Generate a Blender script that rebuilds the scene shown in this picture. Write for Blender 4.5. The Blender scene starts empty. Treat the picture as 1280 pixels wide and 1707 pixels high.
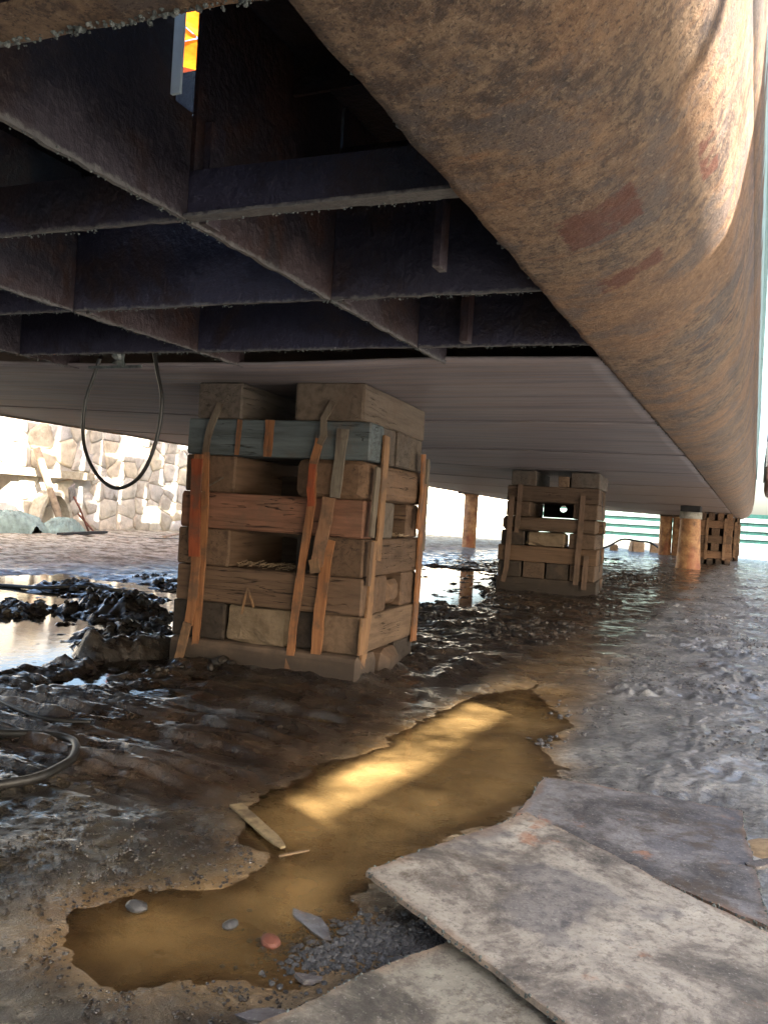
import bpy, bmesh, math, random
import numpy as np
from mathutils import Vector, Matrix
random.seed(7)
S = bpy.context.scene
C = S.collection
R = math.radians
# ---------------------------------------------------------------- camera, sky, sun, exposure
CAM_H = 0.87
YAW = math.atan(618 / 1400.0); ROLL = 0.06
fw = Vector((-math.sin(YAW), math.cos(YAW), 0)); rt = Vector((math.cos(YAW), math.sin(YAW), 0)); up = Vector((0, 0, 1))
rc = rt * math.cos(ROLL) + up * math.sin(ROLL); uc = -rt * math.sin(ROLL) + up * math.cos(ROLL)
cd = bpy.data.cameras.new('camera'); cam = bpy.data.objects.new('camera', cd); C.objects.link(cam)
m = Matrix((rc, uc, -fw)).transposed().to_4x4(); m.translation = Vector((0, 0, CAM_H)); cam.matrix_world = m
cd.sensor_fit = 'HORIZONTAL'; cd.sensor_width = 36; cd.lens = 36 * 1400 / 1280.0
cd.clip_start = 0.02; cd.clip_end = 2000
S.camera = cam
SUN = Vector((1.5, -0.83, 1.0)).normalized()
w = bpy.data.worlds.new('World'); S.world = w; w.use_nodes = True
nt = w.node_tree; sky = nt.nodes.new('ShaderNodeTexSky'); sky.sky_type = 'NISHITA'; sky.sun_disc = False; sky.dust_density = 3.5
sky.sun_elevation = math.asin(SUN.z); sky.sun_rotation = math.atan2(SUN.x, SUN.y)
nt.nodes['Background'].inputs[1].default_value = 0.10
nt.links.new(sky.outputs[0], nt.nodes['Background'].inputs[0])
sd = bpy.data.lights.new('sun', 'SUN'); sd.energy = 5.0; sd.angle = R(0.53); sd.color = (1, 0.95, 0.86)
so = bpy.data.objects.new('sun', sd); C.objects.link(so); so.rotation_euler = SUN.to_track_quat('Z', 'Y').to_euler()
S.view_settings.view_transform = 'Standard'; S.view_settings.look = 'None'
S.view_settings.gamma = 1; S.view_settings.use_curve_mapping = False
S.view_settings.exposure = 2.95
S.render.engine = 'CYCLES'
S.cycles.max_bounces = 10; S.cycles.diffuse_bounces = 6; S.cycles.transparent_max_bounces = 12

# ---------------------------------------------------------------- helpers
def tag(o, label=None, cat=None, group=None, kind=None):
    if label: o['label'] = label
    if cat: o['category'] = cat
    if group: o['group'] = group
    if kind: o['kind'] = kind
    return o
def empty(name, loc=(0, 0, 0), rz=0, **k):
    o = bpy.data.objects.new(name, None); C.objects.link(o); o.location = loc; o.rotation_euler = (0, 0, rz)
    o.empty_display_size = .1
    return tag(o, **k)
def mesh_obj(name, verts, faces, mat, parent=None, smooth=False, loc=None, rot=None):
    me = bpy.data.meshes.new(name); me.from_pydata([tuple(v) for v in verts], [], [tuple(f) for f in faces]); me.update()
    if smooth: me.shade_smooth()
    if mat: me.materials.append(mat)
    o = bpy.data.objects.new(name, me); C.objects.link(o)
    if parent: o.parent = parent
    if loc is not None: o.location = loc
    if rot is not None: o.rotation_euler = rot
    return o
def boxvf(x0, x1, y0, y1, z0, z1, off=0):
    v = [(x0, y0, z0), (x1, y0, z0), (x1, y1, z0), (x0, y1, z0), (x0, y0, z1), (x1, y0, z1), (x1, y1, z1), (x0, y1, z1)]
    f = [(0, 3, 2, 1), (4, 5, 6, 7), (0, 1, 5, 4), (1, 2, 6, 5), (2, 3, 7, 6), (3, 0, 4, 7)]
    return v, [tuple(i + off for i in q) for q in f]
def box(name, x0, x1, y0, y1, z0, z1, mat, parent=None, bev=0, col=None):
    v, f = boxvf(x0, x1, y0, y1, z0, z1)
    o = mesh_obj(name, v, f, mat, parent)
    if bev:
        bm = bmesh.new(); bm.from_mesh(o.data); bmesh.ops.bevel(bm, geom=bm.edges[:], offset=bev, segments=1, affect='EDGES'); bm.to_mesh(o.data); bm.free()
    if col: o.color = (*col, 1)
    return o
def tube_vf(pts, rad, n=8, off=0, jit=0):
    pts = [Vector(p) for p in pts]; V = []; Fc = []
    prev = None
    for i, p in enumerate(pts):
        d = (pts[min(i + 1, len(pts) - 1)] - pts[max(i - 1, 0)]).normalized()
        a = d.orthogonal().normalized() if prev is None else (prev - d * prev.dot(d)).normalized()
        prev = a; b = d.cross(a)
        r = rad[i] if hasattr(rad, '__len__') else rad
        for k in range(n):
            t = 2 * math.pi * k / n; rr = r * (1 + random.uniform(-jit, jit))
            V.append(p + a * math.cos(t) * rr + b * math.sin(t) * rr)
        if i:
            for k in range(n):
                q = (i - 1) * n; Fc.append((q + k + off, q + (k + 1) % n + off, q + n + (k + 1) % n + off, q + n + k + off))
    Fc.append(tuple(off + k for k in reversed(range(n)))); e = (len(pts) - 1) * n; Fc.append(tuple(off + e + k for k in range(n)))
    return V, Fc
def tube(name, pts, rad, mat, parent=None, n=8, jit=0, smooth=True):
    V, Fc = tube_vf(pts, rad, n, 0, jit); o = mesh_obj(name, V, Fc, mat, parent)
    if smooth:
        o.data.shade_smooth()
        for p in o.data.polygons:
            if len(p.vertices) > 4: p.use_smooth = False
    return o
def spline(pts, k=8):
    P = [Vector(p) for p in pts]; out = []
    for i in range(len(P) - 1):
        a = P[max(i - 1, 0)]; b = P[i]; c = P[i + 1]; d = P[min(i + 2, len(P) - 1)]
        for j in range(k):
            t = j / k
            out.append(0.5 * ((2 * b) + (c - a) * t + (2 * a - 5 * b + 4 * c - d) * t * t + (3 * b - a - 3 * c + d) * t ** 3))
    out.append(P[-1]); return out
def blob_vf(c, r, n=1, off=0, flat=1, jit=.25):
    bm = bmesh.new(); bmesh.ops.create_icosphere(bm, subdivisions=n, radius=1)
    sx, sy, sz = (r * random.uniform(.75, 1.3) for _ in range(3)); rot = random.uniform(0, 6.3)
    V = []
    for v in bm.verts:
        q = v.co * (1 + random.uniform(-jit, jit)); x, y = q.x * sx, q.y * sy
        V.append((c[0] + x * math.cos(rot) - y * math.sin(rot), c[1] + x * math.sin(rot) + y * math.cos(rot), c[2] + q.z * sz * flat))
    Fc = [tuple(v.index + off for v in f.verts) for f in bm.faces]; bm.free()
    return V, Fc
def blobs(name, specs, mat, parent=None, n=1, flat=1, jit=.25):
    V = []; Fc = []
    for c, r in specs:
        a, b = blob_vf(c, r, n, len(V), flat, jit); V += a; Fc += b
    return mesh_obj(name, V, Fc, mat, parent)
# numpy value noise
def _h(i, j, s):
    n = (i.astype(np.int64) * 374761393 + j.astype(np.int64) * 668265263 + s * 974634777) & 0x7fffffff
    n = ((n ^ (n >> 13)) * 1274126177) & 0x7fffffff
    n = (n ^ (n >> 16)) & 0xffffff
    return n / float(0xffffff)
def vn(x, y, s=0):
    i = np.floor(x); j = np.floor(y); fx = x - i; fy = y - j
    fx = fx * fx * fx * (fx * (fx * 6 - 15) + 10); fy = fy * fy * fy * (fy * (fy * 6 - 15) + 10)
    return (_h(i, j, s) * (1 - fx) + _h(i + 1, j, s) * fx) * (1 - fy) + (_h(i, j + 1, s) * (1 - fx) + _h(i + 1, j + 1, s) * fx) * fy
def fbm(x, y, o=5, s=0, g=.5):
    a = 1; t = 0; n = 0
    for k in range(o):
        c, d = math.cos(.7 * k), math.sin(.7 * k); t = t + a * vn((x * c - y * d) * 2 ** k + 13.7 * k, (x * d + y * c) * 2 ** k - 7.1 * k, s + k); n += a; a *= g
    return t / n - .5
def sst(x, a, b):
    t = np.clip((x - a) / (b - a), 0, 1); return t * t * (3 - 2 * t)
def sdpoly(x, y, P):
    d = np.full(x.shape, 1e9); ins = np.zeros(x.shape, bool)
    for k in range(len(P)):
        x0, y0 = P[k]; x1, y1 = P[(k + 1) % len(P)]; ex, ey = x1 - x0, y1 - y0
        t = np.clip(((x - x0) * ex + (y - y0) * ey) / (ex * ex + ey * ey), 0, 1)
        d = np.minimum(d, np.hypot(x - x0 - t * ex, y - y0 - t * ey))
        c = ((y0 > y) != (y1 > y)) & (x < (x1 - x0) * (y - y0) / ((y1 - y0) if y1 != y0 else 1e-9) + x0); ins ^= c
    return np.where(ins, -d, d)

# ---------------------------------------------------------------- materials
class N:
    def __init__(s, name, rough=.6, base=(.5, .5, .5), metal=0, spec=.5):
        s.m = bpy.data.materials.new(name); s.m.use_nodes = True; s.t = s.m.node_tree; s.b = s.t.nodes['Principled BSDF']
        s.b.inputs['Roughness'].default_value = rough; s.b.inputs['Base Color'].default_value = (*base, 1)
        s.b.inputs['Metallic'].default_value = metal; s.b.inputs['Specular IOR Level'].default_value = spec
        s.tc = s.t.nodes.new('ShaderNodeTexCoord')
    def n(s, t, **k):
        o = s.t.nodes.new(t)
        for a, b in k.items(): setattr(o, a, b)
        return o
    def l(s, a, b): s.t.links.new(a, b)
    def val(s, v): o = s.n('ShaderNodeValue'); o.outputs[0].default_value = v; return o.outputs[0]
    def map(s, scale=(1, 1, 1), src='Object', rot=(0, 0, 0), loc=(0, 0, 0)):
        o = s.n('ShaderNodeMapping'); o.inputs['Scale'].default_value = scale; o.inputs['Rotation'].default_value = rot; o.inputs['Location'].default_value = loc
        s.l(s.tc.outputs[src] if isinstance(src, str) else src, o.inputs[0]); return o.outputs[0]
    def noise(s, sc, vec=None, det=6, ro=.6, dist=0):
        o = s.n('ShaderNodeTexNoise'); o.inputs['Scale'].default_value = sc; o.inputs['Detail'].default_value = det
        o.inputs['Roughness'].default_value = ro; o.inputs['Distortion'].default_value = dist
        s.l(vec if vec is not None else s.tc.outputs['Object'], o.inputs['Vector']); return o.outputs['Fac']
    def vor(s, sc, vec=None, feat='F1', rnd=1):
        o = s.n('ShaderNodeTexVoronoi', feature=feat); o.inputs['Scale'].default_value = sc; o.inputs['Randomness'].default_value = rnd
        s.l(vec if vec is not None else s.tc.outputs['Object'], o.inputs['Vector']); return o.outputs['Distance']
    def ramp(s, fac, stops):
        o = s.n('ShaderNodeValToRGB'); e = o.color_ramp.elements
        while len(e) < len(stops): e.new(.5)
        for i, (p, c) in enumerate(stops):
            e[i].position = p; e[i].color = (*c, 1) if len(c) == 3 else c
        s.l(fac, o.inputs[0]); return o.outputs[0]
    def r2(s, fac, a, b):  # scalar smooth ramp
        o = s.n('ShaderNodeMapRange', interpolation_type='SMOOTHSTEP'); o.inputs[1].default_value = a; o.inputs[2].default_value = b
        s.l(fac, o.inputs[0]); return o.outputs[0]
    def mix(s, fac, a, b, mode='MIX'):
        o = s.n('ShaderNodeMix', data_type='RGBA', blend_type=mode)
        for sock, v in ((o.inputs[0], fac), (o.inputs[6], a), (o.inputs[7], b)):
            if isinstance(v, (int, float)): sock.default_value = v
            elif isinstance(v, tuple): sock.default_value = (*v, 1)
            else: s.l(v, sock)
        return o.outputs[2]
    def math(s, op, a, b=0.0):
        o = s.n('ShaderNodeMath', operation=op)
        for i, v in enumerate((a, b)):
            if isinstance(v, (int, float)): o.inputs[i].default_value = v
            else: s.l(v, o.inputs[i])
        return o.outputs[0]
    def bump(s, h, st=.3, d=.01, prev=None):
        o = s.n('ShaderNodeBump'); o.inputs['Strength'].default_value = st; o.inputs['Distance'].default_value = d; s.l(h, o.inputs['Height'])
        if prev is not None: s.l(prev, o.inputs['Normal'])
        s.l(o.outputs[0], s.b.inputs['Normal']); return o.outputs[0]
    def col(s, c): s.l(c, s.b.inputs['Base Color'])
    def rough(s, c): s.l(c, s.b.inputs['Roughness'])
    def attr(s, name): o = s.n('ShaderNodeAttribute'); o.attribute_name = name; return o.outputs['Fac']
    def objcol(s): return s.n('ShaderNodeObjectInfo').outputs['Color']
    def objrand(s): return s.n('ShaderNodeObjectInfo').outputs['Random']
    def objvec(s, sc=20):
        # object coordinates shifted per object, so alike pieces never share a pattern
        v = s.n('ShaderNodeVectorMath', operation='ADD'); s.l(s.tc.outputs['Object'], v.inputs[0])
        s.l(s.math('MULTIPLY', s.objrand(), sc), v.inputs[1]); return v.outputs[0]

def mat_bilge():
    k = N('rust_bilge', .62, spec=.4)
    big = k.noise(1.9, det=9, ro=.7); mid = k.noise(9, k.map((1, .8, 1)), det=9, ro=.74); fine = k.noise(75, det=5, ro=.75)
    c = k.ramp(big, [(.38, (.05, .034, .028)), (.46, (.125, .076, .048)), (.53, (.205, .13, .078)), (.61, (.078, .055, .045))])
    c2 = k.ramp(mid, [(.38, (.04, .028, .025)), (.46, (.12, .076, .052)), (.54, (.27, .18, .112)), (.64, (.13, .082, .056))])
    c = k.mix(.55, c, c2); f3 = k.noise(34, k.map((1, .8, 1)), det=8, ro=.75); c = k.mix(k.math('MULTIPLY', k.r2(f3, .5, .62), .5), c, (.30, .205, .13)); c = k.mix(k.math('MULTIPLY', k.r2(f3, .49, .4), .65), c, (.042, .030, .027)); dk = k.noise(2.7, k.map((1, 1, 1), loc=(9, 1, 4)), det=9, ro=.75); c = k.mix(k.math('MULTIPLY', k.r2(dk, .53, .6), .6), c, (.055, .045, .044))
    # orange rust runs
    st = k.noise(3, k.map((1, 3.5, 1)), det=6, ro=.65)
    c = k.mix(k.math('MULTIPLY', k.r2(st, .55, .66), .4), c, (.30, .14, .06)); wn = k.noise(1.3, k.map((1, 1, 1), loc=(2, 2, 9)), det=5); c = k.mix(k.math('MULTIPLY', k.r2(wn, .46, .6), .35), c, (.30, .15, .065))
    # grey slime patches
    gp = k.noise(4.3, k.map((1, 1, 1), loc=(5, 3, 2)), det=7, ro=.7)
    c = k.mix(k.math('MULTIPLY', k.r2(gp, .50, .6), .65), c, (.10, .082, .078))
    # dark pits
    wv_ = k.n('ShaderNodeVectorMath', operation='ADD'); k.l(k.map((1, .45, 1)), wv_.inputs[0]); k.l(k.math('MULTIPLY', k.noise(30, det=4), .06), wv_.inputs[1]); v = k.vor(95, wv_.outputs[0]); pit = k.math('MULTIPLY', k.r2(v, .28, .12), k.r2(k.noise(8), .45, .62))
    c = k.mix(k.math('MULTIPLY', pit, .55), c, (.06, .035, .03))
    sp = k.r2(fine, .57, .66); c = k.mix(k.math('MULTIPLY', sp, .45), c, (.40, .30, .2)); sp2 = k.r2(k.noise(120, det=4, ro=.7), .56, .64); c = k.mix(k.math('MULTIPLY', sp2, .7), c, (.03, .02, .018))
    # scraped primer patches in plate coordinates (arc, length)
    uv = k.n('ShaderNodeUVMap'); sx = k.n('ShaderNodeSeparateXYZ'); 
    wob = k.math('MULTIPLY', k.math('SUBTRACT', k.noise(55, det=7, ro=.8), .5), .06)
    k.l(uv.outputs[0], sx.inputs[0]); U = k.math('ADD', sx.outputs[0], wob); V = k.math('ADD', sx.outputs[1], k.math('MULTIPLY', wob, 1.0))
    def rect(u0, u1, v0, v1, sl, e=.005):
        vs = k.math('SUBTRACT', V, k.math('MULTIPLY', k.math('SUBTRACT', U, u0), sl))
        a = k.math('MULTIPLY', k.r2(U, u0 - e, u0 + e), k.r2(U, u1 + e, u1 - e)); b = k.math('MULTIPLY', k.r2(vs, v0 - e, v0 + e), k.r2(vs, v1 + e, v1 - e))
        return k.math('MULTIPLY', a, b)
    tot = None
    for q in PATCHES:
        t = rect(*q); tot = t if tot is None else k.math('MAXIMUM', tot, t)
    tot = k.math('MULTIPLY', tot, k.r2(k.noise(15, k.map((1, 1, 1), loc=(1, 8, 3))), .63, .5))
    c = k.mix(k.math('MULTIPLY', tot, k.math('ADD', .35, k.math('MULTIPLY', mid, .9))), c, (.115, .038, .024))
    # topside paint, teal-white above the bilge turn
    geo = k.n('ShaderNodeNewGeometry'); sz = k.n('ShaderNodeSeparateXYZ'); k.l(geo.outputs['Position'], sz.inputs[0])
    h = k.math('ADD', sz.outputs[2], k.math('MULTIPLY', k.noise(5), .5))
    c = k.mix(k.math('MULTIPLY', k.r2(h, 2.5, 2.62), k.r2(mid, .68, .6)), c, (.42, .60, .62))
    k.col(c)
    str_ = k.noise(22, k.map((1, 4, 1), rot=(0, 0, .2)), det=4, ro=.7)
    b = k.bump(k.math('ADD', k.math('MULTIPLY', mid, .35), k.math('MULTIPLY', k.math('ADD', fine, f3), .55)), 1.0, .011)
    b = k.bump(k.math('SUBTRACT', k.math('MULTIPLY', str_, .3), k.math('MULTIPLY', pit, .5)), .5, .008, b)
    k.rough(k.r2(mid, -.6, 1.1)); return k.m
def mat_bottom():
    k = N('hull_bottom_plate', .45, spec=.5)
    a = k.noise(1, k.map((.5, 7, 1)), det=7, ro=.65, dist=.3); b = k.noise(1, k.map((1.6, 22, 1), loc=(3, 1, 0)), det=6, ro=.65, dist=.4)
    g = k.noise(1.1, det=5, loc_=0) if False else k.noise(1.1, det=5)
    c = k.ramp(a, [(.3, (.105, .092, .105)), (.45, (.18, .16, .175)), (.55, (.245, .212, .215)), (.7, (.15, .115, .12))])
    c = k.mix(k.math('MULTIPLY', k.r2(b, .5, .66), .6), c, (.30, .215, .17)); c = k.mix(k.math('MULTIPLY', k.r2(b, .44, .32), .4), c, (.09, .075, .085))
    geo = k.n('ShaderNodeNewGeometry'); s = k.n('ShaderNodeSeparateXYZ'); k.l(geo.outputs['Position'], s.inputs[0])
    # rustier towards the far end; warm bounce light painted in at the port edge
    r1 = k.math('MAXIMUM', k.r2(k.math('ADD', s.outputs[1], k.math('MULTIPLY', g, 6)), 12, 18), k.r2(k.math('ADD', s.outputs[0], k.math('MULTIPLY', g, 2)), -3.3, -5.5))
    c = k.mix(k.math('MULTIPLY', r1, .6), c, k.ramp(b, [(.35, (.12, .075, .055)), (.5, (.28, .175, .115)), (.65, (.4, .28, .19))]))
    k.col(c); k.rough(k.r2(b, -.6, 1.3)); k.bump(k.math('ADD', k.math('MULTIPLY', b, .6), k.noise(30)), .3, .008); return k.m
def mat_frame():
    k = N('frame_steel', .6, spec=.45)
    a = k.noise(3.5, det=7, ro=.65, dist=.3); f = k.noise(35, det=5)
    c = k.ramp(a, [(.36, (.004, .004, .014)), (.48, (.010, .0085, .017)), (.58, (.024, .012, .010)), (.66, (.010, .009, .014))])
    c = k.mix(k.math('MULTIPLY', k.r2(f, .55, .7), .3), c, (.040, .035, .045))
    # salt and mud crust along the cut lower edge
    geo = k.n('ShaderNodeNewGeometry'); s = k.n('ShaderNodeSeparateXYZ'); k.l(geo.outputs['Position'], s.inputs[0])
    h = k.math('ADD', s.outputs[2], k.math('MULTIPLY', k.math('SUBTRACT', a, .5), .5))
    c = k.mix(k.math('MULTIPLY', k.r2(h, 1.60, 1.5), .55), c, (.066, .061, .076))
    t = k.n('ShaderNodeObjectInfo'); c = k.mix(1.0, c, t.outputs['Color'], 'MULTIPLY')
    ed = k.math('ADD', s.outputs[2], k.math('MULTIPLY', k.math('SUBTRACT', k.noise(50, det=4), .5), .03)); c = k.mix(k.math('MULTIPLY', k.r2(ed, 1.512, 1.500), .7), c, (.15, .145, .135))
    k.col(c); k.bump(k.math('ADD', f, a), .8, .012); return k.m
def mat_slag():
    k = N('cut_slag', .5); a = k.noise(40); k.col(k.ramp(a, [(.35, (.035, .04, .04)), (.55, (.09, .105, .10)), (.7, (.19, .19, .17))])); return k.m
def mat_timber():
    k = N('weathered_timber', .8, spec=.25); v = k.objvec()
    mp = k.n('ShaderNodeMapping'); mp.inputs['Scale'].default_value = (.9, 9, 9); k.l(v, mp.inputs[0])
    g = k.noise(3.0, mp.outputs[0], det=8, ro=.62, dist=.25); d = k.noise(5, v, det=6, ro=.6)
    c = k.mix(1.0, k.ramp(g, [(.3, (.62, .58, .56)), (.48, (.95, .93, .91)), (.6, (1.15, 1.12, 1.1)), (.75, (.85, .8, .76))]), k.objcol(), 'MULTIPLY')
    c = k.mix(k.math('MULTIPLY', k.r2(d, .5, .7), .55), c, (.10, .068, .048))
    # long drying cracks
    mp2 = k.n('ShaderNodeMapping'); mp2.inputs['Scale'].default_value = (.7, 10, 16); k.l(v, mp2.inputs[0])
    cr = k.noise(2.2, mp2.outputs[0], det=3, ro=.5, dist=.6); crk = k.math('MULTIPLY', k.r2(k.math('ABSOLUTE', k.math('SUBTRACT', cr, .5)), .012, .0), k.r2(k.noise(2.2, v), .48, .56))
    c = k.mix(k.math('MULTIPLY', crk, .85), c, (.02, .014, .012))
    # mud splash: near the ground and here and there
    geo = k.n('ShaderNodeNewGeometry'); s = k.n('ShaderNodeSeparateXYZ'); k.l(geo.outputs['Position'], s.inputs[0])
    h = k.math('SUBTRACT', s.outputs[2], k.math('MULTIPLY', k.noise(6, k.map(src=geo.outputs['Position']), det=5), .22))
    c = k.mix(k.math('MULTIPLY', k.r2(h, .09, -.06), .92), c, (.035, .027, .022))
    k.col(c); fi = k.noise(40, v, det=4, ro=.7); b = k.bump(k.math('ADD', k.math('MULTIPLY', g, .6), k.math('ADD', k.math('MULTIPLY', d, .6), k.math('MULTIPLY', fi, .3))), .5, .009); k.bump(k.math('MULTIPLY', crk, -1.0), .8, .012, b); return k.m
def mat_batten():
    k = N('batten_wood', .75, spec=.25); v = k.objvec()
    mp = k.n('ShaderNodeMapping'); mp.inputs['Scale'].default_value = (14, 14, 1.2); k.l(v, mp.inputs[0])
    g = k.noise(3, mp.outputs[0], det=6); d = k.noise(7, v, det=5)
    c = k.mix(1.0, k.ramp(g, [(.3, (.55, .5, .5)), (.55, (1.1, 1.1, 1.1)), (.75, (.8, .75, .7))]), k.objcol(), 'MULTIPLY')
    c = k.mix(k.math('MULTIPLY', k.r2(d, .46, .64), .7), c, (.075, .052, .038))
    k.col(c); k.bump(g, .4, .004); return k.m
def mat_concrete():
    k = N('rough_concrete', .9, spec=.2); v = k.objvec(); a = k.noise(9, v, det=8, ro=.7); b = k.noise(70, v)
    c = k.mix(1.0, k.ramp(a, [(.3, (.6, .58, .55)), (.6, (1.1, 1.1, 1.1))]), k.objcol(), 'MULTIPLY'); k.col(c)
    k.bump(k.math('ADD', a, k.math('MULTIPLY', b, .5)), .8, .015); return k.m
def mat_stone():
    k = N('wall_stone', .9, spec=.2); v = k.objvec(); a = k.noise(4, v, det=8, ro=.65)
    c = k.mix(1.0, k.ramp(a, [(.3, (.62, .6, .56)), (.5, (.95, .93, .9)), (.7, (1.2, 1.17, 1.1))]), k.objcol(), 'MULTIPLY'); k.col(c); k.bump(a, .9, .05); return k.m
def mat_plate():
    k = N('sheet_steel_scrap', .7, spec=.35); v = k.objvec()
    a = k.noise(4.2, v, det=9, ro=.7, dist=.35); b = k.noise(28, v, det=6, ro=.7); g = k.noise(6, v, det=5)
    light = k.ramp(a, [(.38, (.10, .092, .085)), (.46, (.20, .18, .16)), (.53, (.36, .33, .29)), (.64, (.46, .43, .38))])
    c = k.mix(1.0, light, k.objcol(), 'MULTIPLY')
    c = k.mix(k.math('MULTIPLY', k.r2(b, .50, .62), .55), c, (.12, .10, .09))
    c = k.mix(k.math('MULTIPLY', k.r2(g, .62, .7), .6), c, (.36, .15, .07))
    c = k.mix(k.math('MULTIPLY', k.r2(k.noise(2.1, v, det=4), .56, .63), .55), c, (.075, .075, .095))
    q1 = k.noise(110, v, det=5, ro=.75); c = k.mix(k.math('MULTIPLY', k.r2(q1, .46, .36), .45), c, (.05, .043, .04)); c = k.mix(k.math('MULTIPLY', k.r2(q1, .57, .66), .4), c, (.5, .47, .42)); q2 = k.noise(3.3, k.map((1, 1, 1), v, loc=(4, 7, 1)), det=8, ro=.75); c = k.mix(k.math('MULTIPLY', k.r2(q2, .55, .63), .75), c, (.085, .062, .045))
    e = k.attr('edge'); c = k.mix(k.math('MULTIPLY', k.r2(k.math('ADD', e, k.math('MULTIPLY', k.math('SUBTRACT', a, .5), 1.6)), .75, 1.15), .55), c, (.22, .125, .07))
    k.col(c); k.rough(k.r2(k.noise(8, v), -.3, 1.0)); k.bump(k.math('ADD', a, k.math('ADD', k.math('MULTIPLY', b, .6), k.math('MULTIPLY', q1, .35))), .8, .007); return k.m
def mat_ground():
    k = N('mud', .5, spec=.6)
    geo = k.n('ShaderNodeNewGeometry'); P = geo.outputs['Position']
    a = k.noise(3.1, P, det=9, ro=.68); f = k.noise(42, P, det=6, ro=.7); f2 = k.noise(160, P, det=3)
    dark = k.ramp(a, [(.38, (.009, .006, .005)), (.5, (.020, .014, .010)), (.62, (.038, .027, .019))])
    silt = k.ramp(a, [(.38, (.12, .118, .112)), (.5, (.215, .21, .20)), (.62, (.31, .30, .28))])  # silt albedo raised to paint in the lighter ground beyond the shade edge
    silt = k.mix(k.math('MULTIPLY', k.r2(f, .56, .4), .6), silt, (.045, .042, .045))
    dry = k.ramp(a, [(.42, (.24, .21, .15)), (.5, (.46, .42, .32)), (.58, (.58, .54, .43))])
    dry = k.mix(k.math('MULTIPLY', k.r2(k.noise(7, k.map((.5, 1.5, 1), P), det=8, ro=.75), .5, .4), .7), dry, (.12, .10, .075))
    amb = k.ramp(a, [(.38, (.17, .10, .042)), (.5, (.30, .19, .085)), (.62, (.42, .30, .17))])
    brown = k.ramp(a, [(.38, (.020, .013, .009)), (.5, (.045, .028, .018)), (.62, (.085, .055, .036))])
    grit = k.ramp(a, [(.38, (.016, .014, .012)), (.5, (.042, .035, .026)), (.62, (.11, .092, .062))])
    c = k.mix(k.attr('silt'), dark, silt); c = k.mix(k.attr('brown'), c, brown); c = k.mix(k.attr('dry'), c, dry); c = k.mix(k.attr('grit'), c, grit); c = k.mix(k.attr('amber'), c, amb)
    c = k.mix(k.math('MULTIPLY', k.r2(f2, .60, .7), .12), c, (.25, .22, .17)); k.col(c)
    f4 = k.noise(330, P, det=2); c = k.mix(k.math('MULTIPLY', k.r2(f4, .42, .3), .6), c, (.012, .010, .008)); c = k.mix(k.math('MULTIPLY', k.r2(f4, .62, .74), .35), c, (.34, .30, .24)); k.col(c)
    wet = k.noise(6, P, det=6, ro=.65)
    r = k.math('ADD', k.math('MULTIPLY', k.r2(wet, .38, .62), .34), .10); r = k.math('ADD', r, k.math('MULTIPLY', k.attr('dry'), .55)); r = k.math('ADD', r, k.math('MULTIPLY', k.attr('silt'), .14)); k.rough(r); inv = k.math('SUBTRACT', k.math('SUBTRACT', 1.0, k.attr('dry')), k.math('MULTIPLY', k.attr('silt'), .25))
    k.l(k.math('MULTIPLY', inv, .6), k.b.inputs['Specular IOR Level']); k.l(k.math('MULTIPLY', k.math('MULTIPLY', inv, inv), k.math('ADD', k.math('MULTIPLY', k.r2(k.noise(2.6, P, det=7, ro=.7), .56, .46), .6), .02)), k.b.inputs['Coat Weight']); k.b.inputs['Coat Roughness'].default_value = .10; k.b.inputs['Coat IOR'].default_value = 1.4
    pm = k.map((.7, 1.6, 1), P, rot=(0, 0, .15)); m3 = k.noise(15, pm, det=6, ro=.7); msk = k.math('ADD', .25, k.math('MULTIPLY', k.r2(k.noise(1.7, P, det=4), .42, .58), .9)); b = k.bump(k.math('MULTIPLY', msk, k.math('ADD', k.math('ADD', k.math('MULTIPLY', m3, .7), k.math('MULTIPLY', f, .8)), k.math('MULTIPLY', f2, .35))), .95, .014)
    return k.m
def mat_water(name, body, amt, rough=.02):
    k = N(name); t = k.t; t.nodes.remove(k.b); out = [n for n in t.nodes if n.type == 'OUTPUT_MATERIAL'][0]
    geo = k.n('ShaderNodeNewGeometry'); nz = k.noise(5, geo.outputs['Position'], det=7, ro=.65); n2 = k.noise(45, geo.outputs['Position'], det=5)
    lo = tuple(c * .72 for c in body); bc = k.mix(k.r2(nz, .40, .6), lo, body); bc = k.mix(k.math('MULTIPLY', k.r2(n2, .62, .7), .3), bc, tuple(min(1, c * 1.8) for c in body))
    d = k.n('ShaderNodeBsdfDiffuse'); k.l(bc, d.inputs[0]); tr = k.n('ShaderNodeBsdfTransparent'); tr.inputs[0].default_value = (.95, .90, .80, 1)
    m1 = k.n('ShaderNodeMixShader'); k.l(k.math('MULTIPLY', k.attr('depth'), k.math('ADD', k.math('MULTIPLY', nz, .5), amt - .2)), m1.inputs[0]); k.l(tr.outputs[0], m1.inputs[1]); k.l(d.outputs[0], m1.inputs[2])
    gl = k.n('ShaderNodeBsdfGlossy'); gl.inputs['Roughness'].default_value = rough
    bp = k.n('ShaderNodeBump'); bp.inputs['Strength'].default_value = .15; bp.inputs['Distance'].default_value = .004; k.l(k.math('ADD', k.noise(14, geo.outputs['Position'], det=3), k.math('MULTIPLY', n2, .25)), bp.inputs['Height']); k.l(bp.outputs[0], gl.inputs['Normal'])
    fr = k.n('ShaderNodeFresnel'); fr.inputs[0].default_value = 1.33; k.l(bp.outputs[0], fr.inputs['Normal'])
    m2 = k.n('ShaderNodeMixShader'); k.l(fr.outputs[0], m2.inputs[0]); k.l(m1.outputs[0], m2.inputs[1]); k.l(gl.outputs[0], m2.inputs[2]); k.l(m2.outputs[0], out.inputs[0]); return k.m
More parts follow.
